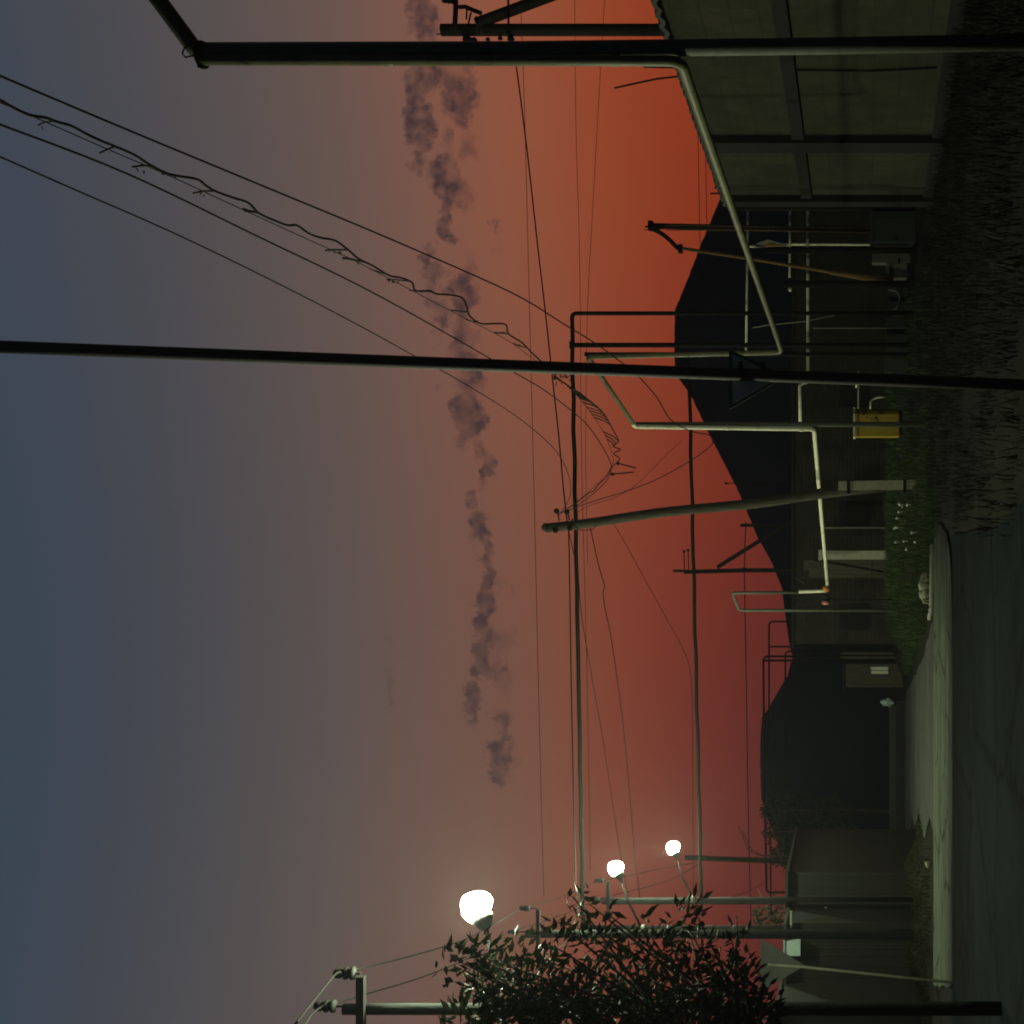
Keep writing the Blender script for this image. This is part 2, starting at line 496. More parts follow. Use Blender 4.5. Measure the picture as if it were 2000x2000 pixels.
def edge_fade(material, y0, width, fade_col, axis='Y', sign=1.0):
    t = material.node_tree
    p = t.nodes['Principled BSDF']
    src = p.inputs['Base Color'].links[0].from_socket
    co = t.nodes.new('ShaderNodeNewGeometry')
    sp = t.nodes.new('ShaderNodeSeparateXYZ'); t.links.new(co.outputs['Position'], sp.inputs[0])
    mp = t.nodes.new('ShaderNodeMapping'); mp.inputs['Scale'].default_value = (.5, 1.5, 1); t.links.new(co.outputs['Position'], mp.inputs[0])
    n = t.nodes.new('ShaderNodeTexNoise'); n.inputs['Scale'].default_value = 1.1; n.inputs['Detail'].default_value = 8; n.inputs['Roughness'].default_value = .75
    t.links.new(mp.outputs[0], n.inputs['Vector'])
    yy = math_node(t, 'MULTIPLY_ADD', math_node(t, 'SUBTRACT', n.outputs['Fac'], 0.5), width * 2.2, math_node(t, 'MULTIPLY', sp.outputs[axis], sign))
    mr = t.nodes.new('ShaderNodeMapRange'); mr.inputs[1].default_value = y0; mr.inputs[2].default_value = y0 + width
    t.links.new(yy, mr.inputs[0])
    mx = t.nodes.new('ShaderNodeMixRGB'); mx.inputs[1].default_value = tuple(fade_col) + (1,)
    t.links.new(mr.outputs[0], mx.inputs[0]); t.links.new(src, mx.inputs[2]); t.links.new(mx.outputs[0], p.inputs['Base Color'])


edge_fade(M['concrete_road'], 24.1, 2.0, (0.012, 0.016, 0.014))  # near edge blends to a dark tone, broken up by noise
edge_fade(M['concrete_road'], 0.2, 3.2, (0.016, 0.018, 0.013), 'X', -1.0)  # lamp light dying out towards the right end, put into the colour


def cracks(material, scale, k):
    t = material.node_tree
    p = t.nodes['Principled BSDF']
    src = p.inputs['Base Color'].links[0].from_socket
    co = t.nodes.new('ShaderNodeNewGeometry')
    n = t.nodes.new('ShaderNodeTexNoise'); n.inputs['Scale'].default_value = 2.0; n.inputs['Detail'].default_value = 6
    t.links.new(co.outputs['Position'], n.inputs['Vector'])
    v = t.nodes.new('ShaderNodeVectorMath'); v.operation = 'MULTIPLY_ADD'; v.inputs[1].default_value = (.5, .5, .5)
    t.links.new(n.outputs['Color'], v.inputs[0]); t.links.new(co.outputs['Position'], v.inputs[2])
    vo = t.nodes.new('ShaderNodeTexVoronoi'); vo.feature = 'DISTANCE_TO_EDGE'; vo.inputs['Scale'].default_value = scale
    t.links.new(v.outputs[0], vo.inputs['Vector'])
    mr = t.nodes.new('ShaderNodeMapRange'); mr.inputs[1].default_value = 0.004; mr.inputs[2].default_value = 0.035
    mr.inputs[3].default_value = k; mr.inputs[4].default_value = 1.0
    t.links.new(vo.outputs['Distance'], mr.inputs[0])
    # patches of repair and grit
    n2 = t.nodes.new('ShaderNodeTexNoise'); n2.inputs['Scale'].default_value = 0.9; n2.inputs['Detail'].default_value = 9; n2.inputs['Roughness'].default_value = .8
    t.links.new(co.outputs['Position'], n2.inputs['Vector'])
    m2 = t.nodes.new('ShaderNodeMapRange'); m2.inputs[1].default_value = .35; m2.inputs[2].default_value = .65; m2.inputs[3].default_value = .62; m2.inputs[4].default_value = 1.18
    t.links.new(n2.outputs['Fac'], m2.inputs[0])
    mx = t.nodes.new('ShaderNodeMixRGB'); mx.blend_type = 'MULTIPLY'; mx.inputs[0].default_value = 1
    t.links.new(src, mx.inputs[1]); t.links.new(math_node(t, 'MULTIPLY', mr.outputs[0], m2.outputs[0]), mx.inputs[2])
    t.links.new(mx.outputs[0], p.inputs['Base Color'])


cracks(M['concrete_road'], 0.45, 0.35)
cracks(M['side_road'], 0.3, 0.5)
cracks(M['asphalt'], 0.35, 0.4)


# ------------------------------------------------------------------ ground
def smooth(t):
    t = min(max(t, 0.0), 1.0)
    return t * t * (3 - 2 * t)


def bank_edge(Y):
    return -2.3 - 0.207 * (Y - 31.0)


def h(x, Y):
    z = 0.0
    if Y > 31.3:
        z += 0.72 * smooth((Y - 31.3) / 11.0) * smooth((x - bank_edge(Y)) / 2.6)
        z += 0.16 * smooth((Y - 31.6) / 2.0) * smooth((-0.245 * Y - x) / 1.5)
    for (mx, my, sx, sy, hh) in ((-10.9, 32.9, 1.05, 0.9, 0.42), (-10.3, 38.0, 0.75, 1.6, 0.36)):
        z += hh * math.exp(-((x - mx) / sx) ** 2 - ((Y - my) / sy) ** 2) * (1 if Y > 31.2 else 0) * smooth((Y - 31.2) / 1.2)
    return z


xs = [-400, -250, -150, -80, -50, -35] + [-26 + 0.4 * i for i in range(131)] + [35, 50, 80, 150, 250, 400]
ys = [-15, -5, 0, 3] + [6 + 0.45 * i for i in range(141)] + [80, 100, 130, 180, 240, 320, 400]
mb = MB()
grid = [[mb.bm.verts.new((x, Y, h(x, Y) + (0.03 * noise.noise(Vector((x * .8, Y * .8, 0))) - 0.03 if abs(x) < 27 and 5 < Y < 70 else -0.03)))
         for Y in ys] for x in xs]
for i in range(len(xs) - 1):
    for j in range(len(ys) - 1):
        f = mb.bm.faces.new((grid[i][j], grid[i + 1][j], grid[i + 1][j + 1], grid[i][j + 1])); f.smooth = True
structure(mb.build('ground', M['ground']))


def sheet(name, pts, z, material, n=0):
    m = MB()
    vs_ = [m.bm.verts.new((x, y, z)) for x, y in pts]
    m.bm.faces.new(vs_)
    return structure(m.build(name, material))


def wob(pts, amp, step=0.6, seed=1):
    out = []
    for i in range(len(pts)):
        a = Vector(pts[i]); b = Vector(pts[(i + 1) % len(pts)])
        k = max(1, int((b - a).length / step))
        for j in range(k):
            q = a + (b - a) * (j / k)
            nn = noise.noise(Vector((q.x * 0.7 + seed, q.y * 0.7, seed)))
            mm = noise.noise(Vector((q.x * 0.7, q.y * 0.7 + seed * 2, 5.0)))
            out.append((q.x + amp * mm, q.y + amp * nn))
    return out


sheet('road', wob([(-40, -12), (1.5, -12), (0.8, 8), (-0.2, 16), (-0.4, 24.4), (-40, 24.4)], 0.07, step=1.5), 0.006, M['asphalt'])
strip = [(-8.6, 24.3), (-2.0, 24.25), (-1.0, 24.8), (-0.4, 26.2), (-0.3, 28.2), (-0.62, 30.7), (-2.2, 31.1), (-9, 31.0), (-11.0, 31.0), (-10.2, 28.5)]
sheet('pavement', wob(strip, 0.12, seed=3), 0.012, M['concrete_road'])
side = [(-2.5, 30.6), (-2.7, 32.0), (-3.9, 36.0), (-5.9, 46.0), (-7.3, 53.0), (-14.6, 53.0), (-11.5, 46), (-8.9, 39.5), (-8.85, 36), (-7.6, 33), (-7.4, 30.6)]
sheet('side_road', wob(side, 0.15, seed=5), 0.009, M['side_road'])

# ------------------------------------------------------------------ hills
def ridge(name, outline, d, thick, foot):
    """a hill with a rounded cross-section, its crest following the outline"""
    m = MB()
    pts = []
    for i in range(len(outline) - 1):
        (v0, y0), (v1, y1) = outline[i], outline[i + 1]
        k = max(1, int(abs(y1 - y0) / 5))
        for j in range(k):
            pts.append((v0 + (v1 - v0) * j / k, y0 + (y1 - y0) * j / k))
    pts.append(outline[-1])
    prof = [(-1.0, 0.0), (-0.75, 0.3), (-0.5, 0.62), (-0.25, 0.88), (0.0, 1.0), (0.35, 0.9), (0.7, 0.55), (1.0, 0.0)]
    rows = []
    for (v, y) in pts:
        v += 0.9 * noise.noise(Vector((y * .09, d, 1))) + 1.1 * noise.noise(Vector((y * .31, d, 7)))
        c = P(v, y, d)
        row = []
        for (a, b) in prof:
            z = foot + (c.z - foot) * b
            nn = noise.noise(Vector((c.x * .08, a * 4 + d, z * .2))) * 0.8 * (1 - b)
            row.append(m.bm.verts.new((c.x, d + a * thick, z + nn)))
        rows.append(row)
    for i in range(len(rows) - 1):
        for j in range(len(prof) - 1):
            f = m.bm.faces.new((rows[i][j], rows[i + 1][j], rows[i + 1][j + 1], rows[i][j + 1])); f.smooth = True
    return structure(m.build(name, M['hill']))


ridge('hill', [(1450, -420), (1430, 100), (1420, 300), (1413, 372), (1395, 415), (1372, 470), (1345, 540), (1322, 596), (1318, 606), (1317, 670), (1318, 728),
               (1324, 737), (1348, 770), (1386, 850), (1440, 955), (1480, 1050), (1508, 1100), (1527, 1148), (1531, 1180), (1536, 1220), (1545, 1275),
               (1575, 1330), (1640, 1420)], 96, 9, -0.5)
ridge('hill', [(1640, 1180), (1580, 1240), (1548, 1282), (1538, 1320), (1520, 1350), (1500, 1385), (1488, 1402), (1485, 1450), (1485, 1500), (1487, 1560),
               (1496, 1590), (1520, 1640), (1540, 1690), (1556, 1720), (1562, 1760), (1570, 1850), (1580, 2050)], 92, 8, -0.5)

# ------------------------------------------------------------------ street lamps on concrete poles
def insulator(m, base, hgt=0.26, r=0.075, axis=(0, 0, 1)):
    prof = [(0.02, 0.0), (r, 0.02), (r * 1.05, .05), (r * .55, .07), (r * .95, .10), (r, .13), (r * .55, .15), (r * .8, .18), (r * .75, .23), (0.03, hgt)]
    m.lathe(base, prof, seg=12, axis=axis)


def lamp_pole(y0, y1, vtop, d, w, arm_at, lamp_at, cross, pin, pin_top, label, extra=None):
    base = P(HV, y1, d); base.z = h(base.x, d) - 0.1
    top = P(vtop, y0, d)
    t = thing('street_lamp', label, 'street lamp', base, 'street lamps on concrete poles')
    m = MB()
    # tapering square-ish concrete shaft
    n = 14
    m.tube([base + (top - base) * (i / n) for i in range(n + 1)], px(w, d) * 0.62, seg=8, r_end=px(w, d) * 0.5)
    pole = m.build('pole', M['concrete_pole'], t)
    # crossarm with pin insulators
    va, ya, yb = cross
    m = MB(); m.box((P(va, (ya + yb) / 2, d - px(w, d) * .6)), (abs(ya - yb) / F * d, 0.09, 0.09))
    m.build('crossarm', M['dark_steel'], t, bevel=0.01)
    vi, yi = pin
    a = P(va, yi, d - px(w, d) * .6); b = P(vi + 16 * 20 / d, yi, d - px(w, d) * .6)
    m = MB(); m.tube([a, b], 0.016, seg=6); pinp = m.build('insulator_pin', M['dark_steel'], t)
    m = MB(); insulator(m, b - Vector((0, 0, .04))); m.build('insulator', M['insulator'], t)
    vi2, yi2 = pin_top
    a = P(vtop + 8, yi2, d); b = P(vi2 + 16 * 20 / d, yi2, d)
    m = MB(); m.tube([a, b], 0.016, seg=6); m.build('insulator_pin', M['dark_steel'], t)
    m = MB(); insulator(m, b - Vector((0, 0, .04))); m.build('insulator', M['insulator'], t)
    # arm
    pa = P(arm_at[0], arm_at[1], d); pl = P(lamp_at[0], lamp_at[1], d + 0.5)
    dirv = (pl - pa).normalized()
    end = pl - dirv * 0.18
    m = MB()
    mid = pa + (end - pa) * 0.5 + Vector((0, 0, 0.06))
    m.tube([pa, pa + (mid - pa) * .5, mid, end], 0.03, seg=8)
    m.build('lamp_arm', M['dark_steel'], t)
    # clamp ring round the pole
    m = MB(); m.lathe(pa - Vector((0, 0, .05)), [(px(w, d) * .62, 0), (px(w, d) * .66, .01), (px(w, d) * .66, .09), (px(w, d) * .62, .1)], seg=14)
    m.build('pole_clamp', M['grey_steel'], t)
    # housing above, lit bowl below
    ax = Vector((dirv.x, -0.25, 0.12)).normalized()
    m = MB()
    m.lathe(pl - dirv * .30, [(0.04, 0), (0.08, .05), (0.12, .12), (0.135, .17), (0.08, .2)], seg=16, axis=dirv)
    hd = m.build('lamp_head', M['housing'], t)
    m = MB()
    m.lathe(pl, [(0.08, -0.13), (0.155, -0.10), (0.19, -0.03), (0.185, .05), (0.15, .12), (0.09, .18), (0.03, .215)], seg=20, axis=(dirv.x * .8, -0.15, 1.0))
    m.build('lamp_bowl', M['glow'], hd)
    if extra:
        extra(t, d)
    return t


def bracket(t, d):
    m = MB(); m.tube([P(1611, 1754, d - .2), P(1611, 1714, d - .2)], 0.02, seg=6)
    m.tube([P(1612, 1752, d - .2), P(1637, 1753, d - .2)], 0.03, seg=6)
    m.build('bracket', M['edge_metal'], t)


lamp_pole(1971, 1970, 671, 15.6, 23, (1010, 1966), (934, 1772), (705, 1907, 2030), (668, 1901), (630, 1965),
          'tall concrete lamp post at the picture edge with the largest and highest lit lamp')
lamp_pole(1824, 1825, 1027, 32.9, 16, (1256, 1817), (1204, 1697), (1051, 1776, 1862), (1022, 1774), (1000, 1820),
          'concrete lamp post behind the leaves, its lit lamp the middle one in size')
lamp_pole(1760, 1758, 1176, 38.5, 13, (1354, 1757), (1316, 1657), (1188, 1722, 1790), (1168, 1720), (1160, 1757),
          'concrete lamp post clear of the leaves with the smallest lit lamp', extra=bracket)

# pole beyond the lamps
d = 57.9
base = P(HV, 1690, d); base.z = h(base.x, d) - .1
t = thing('utility_pole', 'plain dark leaning pole beyond the three lamps with frayed cable along it', 'utility pole', base)
m = MB(); top = P(1337, 1675, d)
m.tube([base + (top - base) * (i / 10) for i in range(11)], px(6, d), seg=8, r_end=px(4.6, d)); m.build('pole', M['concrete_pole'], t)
m = MB(); m.tube([P(1337 + 14 * i, 1671 + 1.0 * i + 3 * math.sin(i * 1.9), d - .2) for i in range(16)], 0.03, seg=5); m.build('cable', M['wire'], t)
m = MB(); m.blob(P(1557, 1678, d - .3), .045, sub=2, jitter=0); m.build('bulb', M['dot'], t)

# ------------------------------------------------------------------ gas pipeline: near post, riser, arch, far leg
dA = 13.2
base = P(HV, 95, dA); base.z = -0.1
post = thing('pipe_post', 'thick dark steel post carrying the yellow gas pipe beside the block warehouse', 'pipe post', base)
m = MB(); m.tube([P(396, 99, dA), P(1000, 97, dA), P(1600, 90, dA), Vector((xat(82, dA), dA, -.1))], px(16, dA), seg=20); m.build('column', M['grey_steel'], post)
m = MB(); m.lathe(P(396, 107, dA), [(px(26, dA), -.015), (px(27, dA), 0), (px(27, dA), .02), (px(26, dA), .03)], seg=24); m.build('cap_plate', M['dark_steel'], post)
for yy in (83, 130):
    m = MB(); m.tube([P(400, yy, dA - .05), P(386, yy, dA - .05)], .012, seg=6); m.build('bolt', M['dark_steel'], post)
m = MB(); m.tube([P(380, 108, dA - .1), P(362, 112, dA - .1), P(356, 104, dA - .1), P(360, 94, dA - .1), P(372, 88, dA - .1)], .008, seg=6); m.build('hook', M['dark_steel'], post)


def ring_at(parent, c, axis, r, material):
    m = MB(); m.lathe(Vector(c) - Vector(axis).normalized() * .05, [(r, 0), (r * 1.13, .012), (r * 1.13, .088), (r, .1)], seg=16, axis=axis)
    return m.build('coupling', material, parent)


def bend(pts, rad=0.16, k=5):
    """round the corners of a pipe run"""
    pts = [Vector(p) for p in pts]
    out = [pts[0]]
    for i in range(1, len(pts) - 1):
        a, b, c = pts[i - 1], pts[i], pts[i + 1]
        r = min(rad, (b - a).length * .4, (c - b).length * .4)
        p0 = b + (a - b).normalized() * r; p1 = b + (c - b).normalized() * r
        for j in range(k + 1):
            s = j / k
            out.append(p0 * (1 - s) ** 2 + b * 2 * s * (1 - s) + p1 * s * s)
    out.append(pts[-1])
    return out


m = MB()
# overhead part towards the viewer, down the post, level run away from the viewer
up = P(388, 106, dA)
m.tube(bend([Vector((up.x + 2.4, dA - 0.9, up.z + 1.55)), up, up - Vector((0, 0, .3))], .08), px(15.5, dA), seg=16)
m.tube(bend([P(392, 117, dA - .04), P(1330, 119, dA - .04), P(1517, 657, 27.0), P(1527, 688, 27.6), P(1148, 697, 27.8), P(1236, 826, 33.2)], .15), px(10.5, dA), seg=16)
gp = thing('gas_pipe', 'olive gas pipe running down the thick steel post and away along the warehouse', 'gas pipe', P(2030, 118, dA))
m.build('pipe', M['gas_paint'], gp)
ring_at(gp, P(1200, 118.7, dA - .02), (0, 0, 1), px(10.5, dA), M['gas_paint'])
ring_at(gp, P(760, 118, dA - .03), (0, 0, 1), px(10.5, dA), M['gas_paint'])
for f in (.25, .62, .97):
    a, b_ = P(1330, 119, dA - .04), P(1517, 657, 27.0)
    ring_at(gp, a + (b_ - a) * f, b_ - a, px(10.5, dA), M['gas_paint'])
m = MB()
m.tube(bend([P(1236, 826, 33.2), P(1240, 833, 33.4), P(1590, 838, 33.4), P(1617, 1154, 45.8), P(1560, 1156, 45.8)], .15), 0.057, seg=14)
gp = thing('gas_pipe', 'pale yellow gas pipe dropping beside the grey post and running off along the brick shed', 'gas pipe', P(1617, 840, 33.4))
m.build('pipe', M['pale_pipe'], gp)
ring_at(gp, P(1420, 835.5, 33.4), (0, 0, 1), .057, M['pale_pipe'])
ring_at(gp, P(1565, 838, 33.4), (0, 0, 1), .057, M['pale_pipe'])
for f in (.35, .8):
    a, b_ = P(1590, 838, 33.4), P(1617, 1154, 45.8)
    ring_at(gp, a + (b_ - a) * f, b_ - a, .057, M['pale_pipe'])
m = MB()
m.tube(bend([P(1560, 1157, 43.6), P(1430, 1158, 43.6), P(1444, 1192, 43.9), P(1790, 1192, 43.9)], .12), 0.05, seg=10)
tag(m.build('gas_pipe', M['grey_steel']), 'thin grey pipe arch with a slanted top over the far end of the brick shed', 'gas pipe')
m = MB(); m.lathe(P(1613, 1150, 43.3), [(.05, -.1), (.11, -.08), (.11, .06), (.05, .1)], seg=12)
tag(m.build('gas_valve', M['orange']), 'small orange valve at the elbow of the gas pipe', 'valve')
t = thing('warning_drum', 'small round reddish drum with black middle band hanging past the pipe elbow', 'drum', P(1613, 1171, 43.6))
m = MB(); m.lathe(P(1613, 1180, 43.6), [(.10, -.02), (.13, .02), (.13, .09), (.12, .1)], seg=14, axis=(1, 0, 0)); m.build('end_cap', M['salmon'], t)
m = MB(); m.lathe(P(1613, 1174, 43.6), [(.11, 0), (.11, .09)], seg=14, axis=(1, 0, 0)); m.build('band', M['black'], t)
m = MB(); m.lathe(P(1613, 1168.5, 43.6), [(.12, 0), (.13, .02), (.11, .07), (.05, .09)], seg=14, axis=(1, 0, 0)); m.build('end_cap', M['kiosk'], t)
m = MB(); m.tube([P(1560, 1171, 43.7), Vector((xat(1171, 43.7), 43.7, .3))], 0.02, seg=6); m.build('stake', M['dark_steel'], t)
# supports
def steel_post(y, vtop, d, w, label, material='dark_steel', cap=True):
    b = Vector((xat(y, d), d, h(xat(y, d), d) - .2)); tp = P(vtop, y, d)
    m = MB(); m.tube([b, b + (tp - b) * .5, tp], px(w / 2, d), seg=12)
    return tag(m.build('steel_post', M[material]), label, 'steel post', 'steel posts of the pipe compound')


steel_post(829, 1242, 33.5, 10, 'grey steel post standing against the yellow cabinet beside the pipe', 'grey_steel')

# near pole with the road sign
dN = 12.5
b = Vector((xat(754, dN), dN, -.1))
t = thing('sign_pole', 'tall thin black pole closest to the camera carrying a triangular sign', 'pole', b)
m = MB()
tp = P(-60, 675, dN)
m.tube([b + (tp - b) * (i / 8) for i in range(9)], px(11.6, dN), seg=16, r_end=px(12.6, dN)); m.build('pole', M['pole_black'], t)
for vv in (1446, 1490):
    m = MB(); m.lathe(P(vv, 720 + (vv - 1446) * .02, dN), [(px(13, dN), -.02), (px(14.5, dN), -.015), (px(14.5, dN), .015), (px(13, dN), .02)], seg=18); m.build('clamp', M['dark_steel'], t)


def triangle_sign(label, c3, d, material, rim_mat, thick=0.006):
    cen = (c3[0] + c3[1] + c3[2]) / 3
    t = thing('yield_sign', label, 'road sign', cen)
    m = MB()
    rc = []
    n = 5
    for i in range(3):
        a, b_, c = c3[i - 1], c3[i], c3[(i + 1) % 3]
        r = (c - b_).length * .05
        p0 = b_ + (a - b_).normalized() * r; p1 = b_ + (c - b_).normalized() * r
        for j in range(n + 1):
            s = j / n
            rc.append(p0 * (1 - s) ** 2 + b_ * 2 * s * (1 - s) + p1 * s * s)
    m.prism([cen + (q - cen) * .97 for q in rc], (0, thick, 0)); m.build('plate', material, t)
    m = MB()
    nn = len(rc)
    outer0 = [m.bm.verts.new(q + Vector((0, -.012, 0))) for q in rc]
    inner0 = [m.bm.verts.new(cen + (q - cen) * .86 + Vector((0, -.012, 0))) for q in rc]
    outer1 = [m.bm.verts.new(q + Vector((0, thick + .004, 0))) for q in rc]
    inner1 = [m.bm.verts.new(cen + (q - cen) * .86 + Vector((0, -.002, 0))) for q in rc]
    for i in range(nn):
        j = (i + 1) % nn
        m.bm.faces.new((outer0[i], outer0[j], inner0[j], inner0[i]))
        m.bm.faces.new((outer0[i], outer1[i], outer1[j], outer0[j]))
        m.bm.faces.new((inner0[i], inner0[j], inner1[j], inner1[i]))
    m.build('rim', rim_mat, t)
    return t


ds = dN + .1
triangle_sign('triangular road sign seen from behind on the tall black pole', [P(1424, 801, ds), P(1424, 682, ds), P(1536, 735, ds)], ds, M['sign_near'], M['grey_steel'])

# left yield sign with its own thin post
d2 = 24.6
t = triangle_sign('triangular road sign seen from behind on a thin post under the leaves', [P(1484, 1938, d2), P(1486, 1832, d2), P(1572, 1886, d2)], d2, M['sign_back'], M['sign_back'])
m = MB(); m.tube([P(1500, 1884, d2 - .05), P(1572, 1889, d2 - .05), Vector((xat(1920, d2 - .05), d2 - .05, -.1))], 0.026, seg=8)
m.build('post', M['edge_metal'], t)

# ------------------------------------------------------------------ block warehouse on the right
def wx(Y):
    return 8.27 - 0.0757 * (Y - 21.5)


Y0, Y1, HT = 4.0, 31.9, 5.0
wh = thing('warehouse', 'long block built warehouse with dark belt beam along the right edge', 'warehouse', Vector((wx(18) + 5, 18, 0)))
m = MB()
outl = [Vector((wx(Y0), Y0, -.2)), Vector((wx(Y1), Y1, -.2)), Vector((wx(Y1) + 9, Y1, -.2)), Vector((wx(Y0) + 9, Y0, -.2))]
m.prism(outl, (0, 0, HT + .1)); m.build('wall', M['block'], wh)


def along(name, ya, yb, z0, z1, out, material, bev=0.0):
    m = MB()
    m.prism([Vector((wx(ya) - out, ya, z0)), Vector((wx(yb) - out, yb, z0)), Vector((wx(yb) + .05, yb, z0)), Vector((wx(ya) + .05, ya, z0))], (0, 0, z1 - z0))
    return m.build(name, material, wh, bevel=bev)


along('belt_beam', Y0, Y1 - .4, 2.87, 3.12, .10, M['beam'])
along('plinth', Y0, Y1 - .4, -.2, .22, .07, M['beam'])
along('pilaster', 27.6, 28.2, -.2, HT - .1, .16, M['beam'])
along('pilaster', Y1 - .35, Y1 + .05, -.2, HT - .1, .16, M['beam'])
along('pilaster', 16.0, 16.6, -.2, HT - .1, .16, M['beam'])
m = MB()   # corrugated roof sheet with a small overhang
nn = 220
prev = None
for i in range(nn + 1):
    Y = Y0 + (Y1 + .1 - Y0) * i / nn
    z = HT - .06 + .035 * math.sin(i * 1.9) + .02 * noise.noise(Vector((0, Y * .8, 0)))
    row = [m.bm.verts.new((wx(Y) - .14, Y, z - .02)), m.bm.verts.new((wx(Y) - .14, Y, z + .06)), m.bm.verts.new((wx(Y) + 4.4, Y, z + .75)), m.bm.verts.new((wx(Y) + 9.1, Y, z + .06)),
           m.bm.verts.new((wx(Y) + 9.1, Y, z - .02))]
    if prev:
        for j in range(4):
            m.bm.faces.new((prev[j], row[j], row[j + 1], prev[j + 1]))
        m.bm.faces.new((prev[4], row[4], row[0], prev[0]))
    else:
        m.bm.faces.new(row)
    prev = row
m.bm.faces.new(prev[::-1])
m.build('roof', M['roof_sheet'], wh)
m = MB(); m.tube([Vector((wx(24.2) - .03, 24.2, 2.87)), Vector((wx(24.25) - .03, 24.25, 1.5)), Vector((wx(24.1) - .03, 24.1, .3))], .018, seg=6); m.build('conduit', M['black'], wh)
# rods standing on the roof
def rod(pts, d, r, label):
    m = MB(); m.tube([P(v, y, d) for v, y in pts], r, seg=6)
    return tag(m.build('antenna_rod', M['black']), label, 'antenna', 'rods sticking up from the warehouse roof')


rod([(1345, 133), (1300, 132), (1257, 131)], 24.6, .014, 'upright thin rod on the warehouse roof next to the yellow pipe elbow')
rod([(1350, 146), (1335, 148), (1283, 154), (1240, 163), (1200, 172)], 24.8, .018, 'longest rod leaning outward from the warehouse roof edge')
rod([(1425, 367), (1395, 367)], 31.2, .02, 'shorter of two rods at the far corner of the warehouse roof')
rod([(1425, 377), (1387, 378)], 31.6, .02, 'longer of two rods at the far corner of the warehouse roof')

# ------------------------------------------------------------------ power pole with strut beyond the warehouse
d = 36.0
base = Vector((xat(58, d), d, 0))
t = thing('power_pole', 'tarred pole with diagonal strut and hardware rising behind the warehouse roof', 'power pole', base)
m = MB(); m.tube([base] + [P(v, 58.5, d) for v in (1300, 1100, 950, 862)], px(12, d), seg=12); m.build('pole', M['tar_wood'], t)
m = MB(); m.tube([P(930, 46, d - .1), P(1000, 20, d - .1), P(1300, -92, d - .1), P(1780, -270, d - .1)], px(11, d), seg=10); m.build('strut', M['tar_wood'], t)
m = MB(); m.tube([P(888, 56, d - .25), P(890, 20, d - .25), P(890, -60, d - .25)], .07, seg=8); m.build('crossarm', M['dark_steel'], t)
m = MB(); m.tube([P(993, 78, d - .25), P(993, 30, d - .25), P(992, -60, d - .25)], .03, seg=6); m.build('crossarm', M['dark_steel'], t)
m = MB(); m.tube([P(896, 14, d - .3), P(908, 13, d - .3), P(925, 20, d - .3), P(940, 26, d - .3)], .06, seg=8); m.tube([P(912, 18, d - .3), P(911, 38, d - .3)], .025, seg=6)
m.tube([P(920, 24, d - .3), P(915, 46, d - .3)], .025, seg=6); m.tube([P(930, 32, d - .3), P(934, 48, d - .3)], .03, seg=6); m.build('bracket', M['dark_steel'], t)
for yy in (2, -30):
    m = MB(); insulator(m, P(885, yy, d - .25), hgt=.3, r=.08); m.build('insulator', M['insulator'], t)
for (v, y, r) in ((912, 77, .12), (925, 79, .09), (953, 77, .06), (977, 75, .06), (998, 76, .09)):
    m = MB(); m.blob(P(v, y, d - .1), r, sub=2, jitter=.2, seed=v); m.build('insulator', M['insulator'], t)
m = MB(); m.tube([P(862, 66, d), P(853, 67, d)], .02, seg=6); m.build('spike', M['dark_steel'], t)

# ------------------------------------------------------------------ leaning wooden pole on its concrete stub
d = 36.0
base = Vector((xat(947, d), d, .1))
lean = thing('leaning_pole', 'leaning wooden pole strapped to a pale concrete stub in the grass', 'utility pole', base)
m = MB()
a, b_ = P(1725, 951, d + .12), P(1066, 1030, d)
m.tube([a + (b_ - a) * (i / 12) + Vector((.03 * math.sin(i), 0, 0)) for i in range(13)], px(10.5, d), seg=12, r_end=px(9.0, d))
m.lathe(b_, [(px(9.0, d), -.01), (px(8, d), .05), (px(4, d), .1)], seg=12, axis=(b_ - a))
m.build('pole', M['old_wood'], lean)
m = MB(); m.prism([P(1637, 958, d - .12), P(1638, 940, d - .12), P(1800, 937, d - .12), P(1800, 956, d - .12)], (0, .2, 0)); st = m.build('concrete_stub', M['stub'], lean, bevel=.02)
for vv in (1657, 1767):
    m = MB(); m.prism([P(vv - 3, 964, d - .16), P(vv - 3, 937, d - .16), P(vv + 3, 937, d - .16), P(vv + 3, 964, d - .16)], (0, .34, 0)); m.build('wire_strap', M['black'], lean)
for (v, y0, y1) in ((1092, 1018, 998), (1112, 1016, 1000), (1090, 1022, 1036), (1118, 1012, 1032)):
    m = MB(); m.tube([P(v, y0, d - .1), P(v - 3, y1, d - .15)], .02, seg=6); m.blob(P(v - 5, y1, d - .15), .075, sub=2, jitter=.15, seed=v); m.build('insulator', M['insulator'], lean)
m = MB(); m.tube([P(1115, 1024, d - .25), P(1135, 1036, d - .25), P(1158, 1034, d - .25), P(1166, 1024, d - .25)], .012, seg=6); m.build('loop_wire', M['wire'], lean)

# ------------------------------------------------------------------ wires
WR = 0.0105


def run(pts, d0, d1):
    ln = [0.0]
    for i in range(1, len(pts)):
        ln.append(ln[-1] + math.hypot(pts[i][0] - pts[i - 1][0], pts[i][1] - pts[i - 1][1]))
    out = []
    for i, p in enumerate(pts):
        f = ln[i] / ln[-1]
        inv = (1 - f) / d0 + f / d1
        out.append(P(p[0], p[1], 1 / inv))
    return out


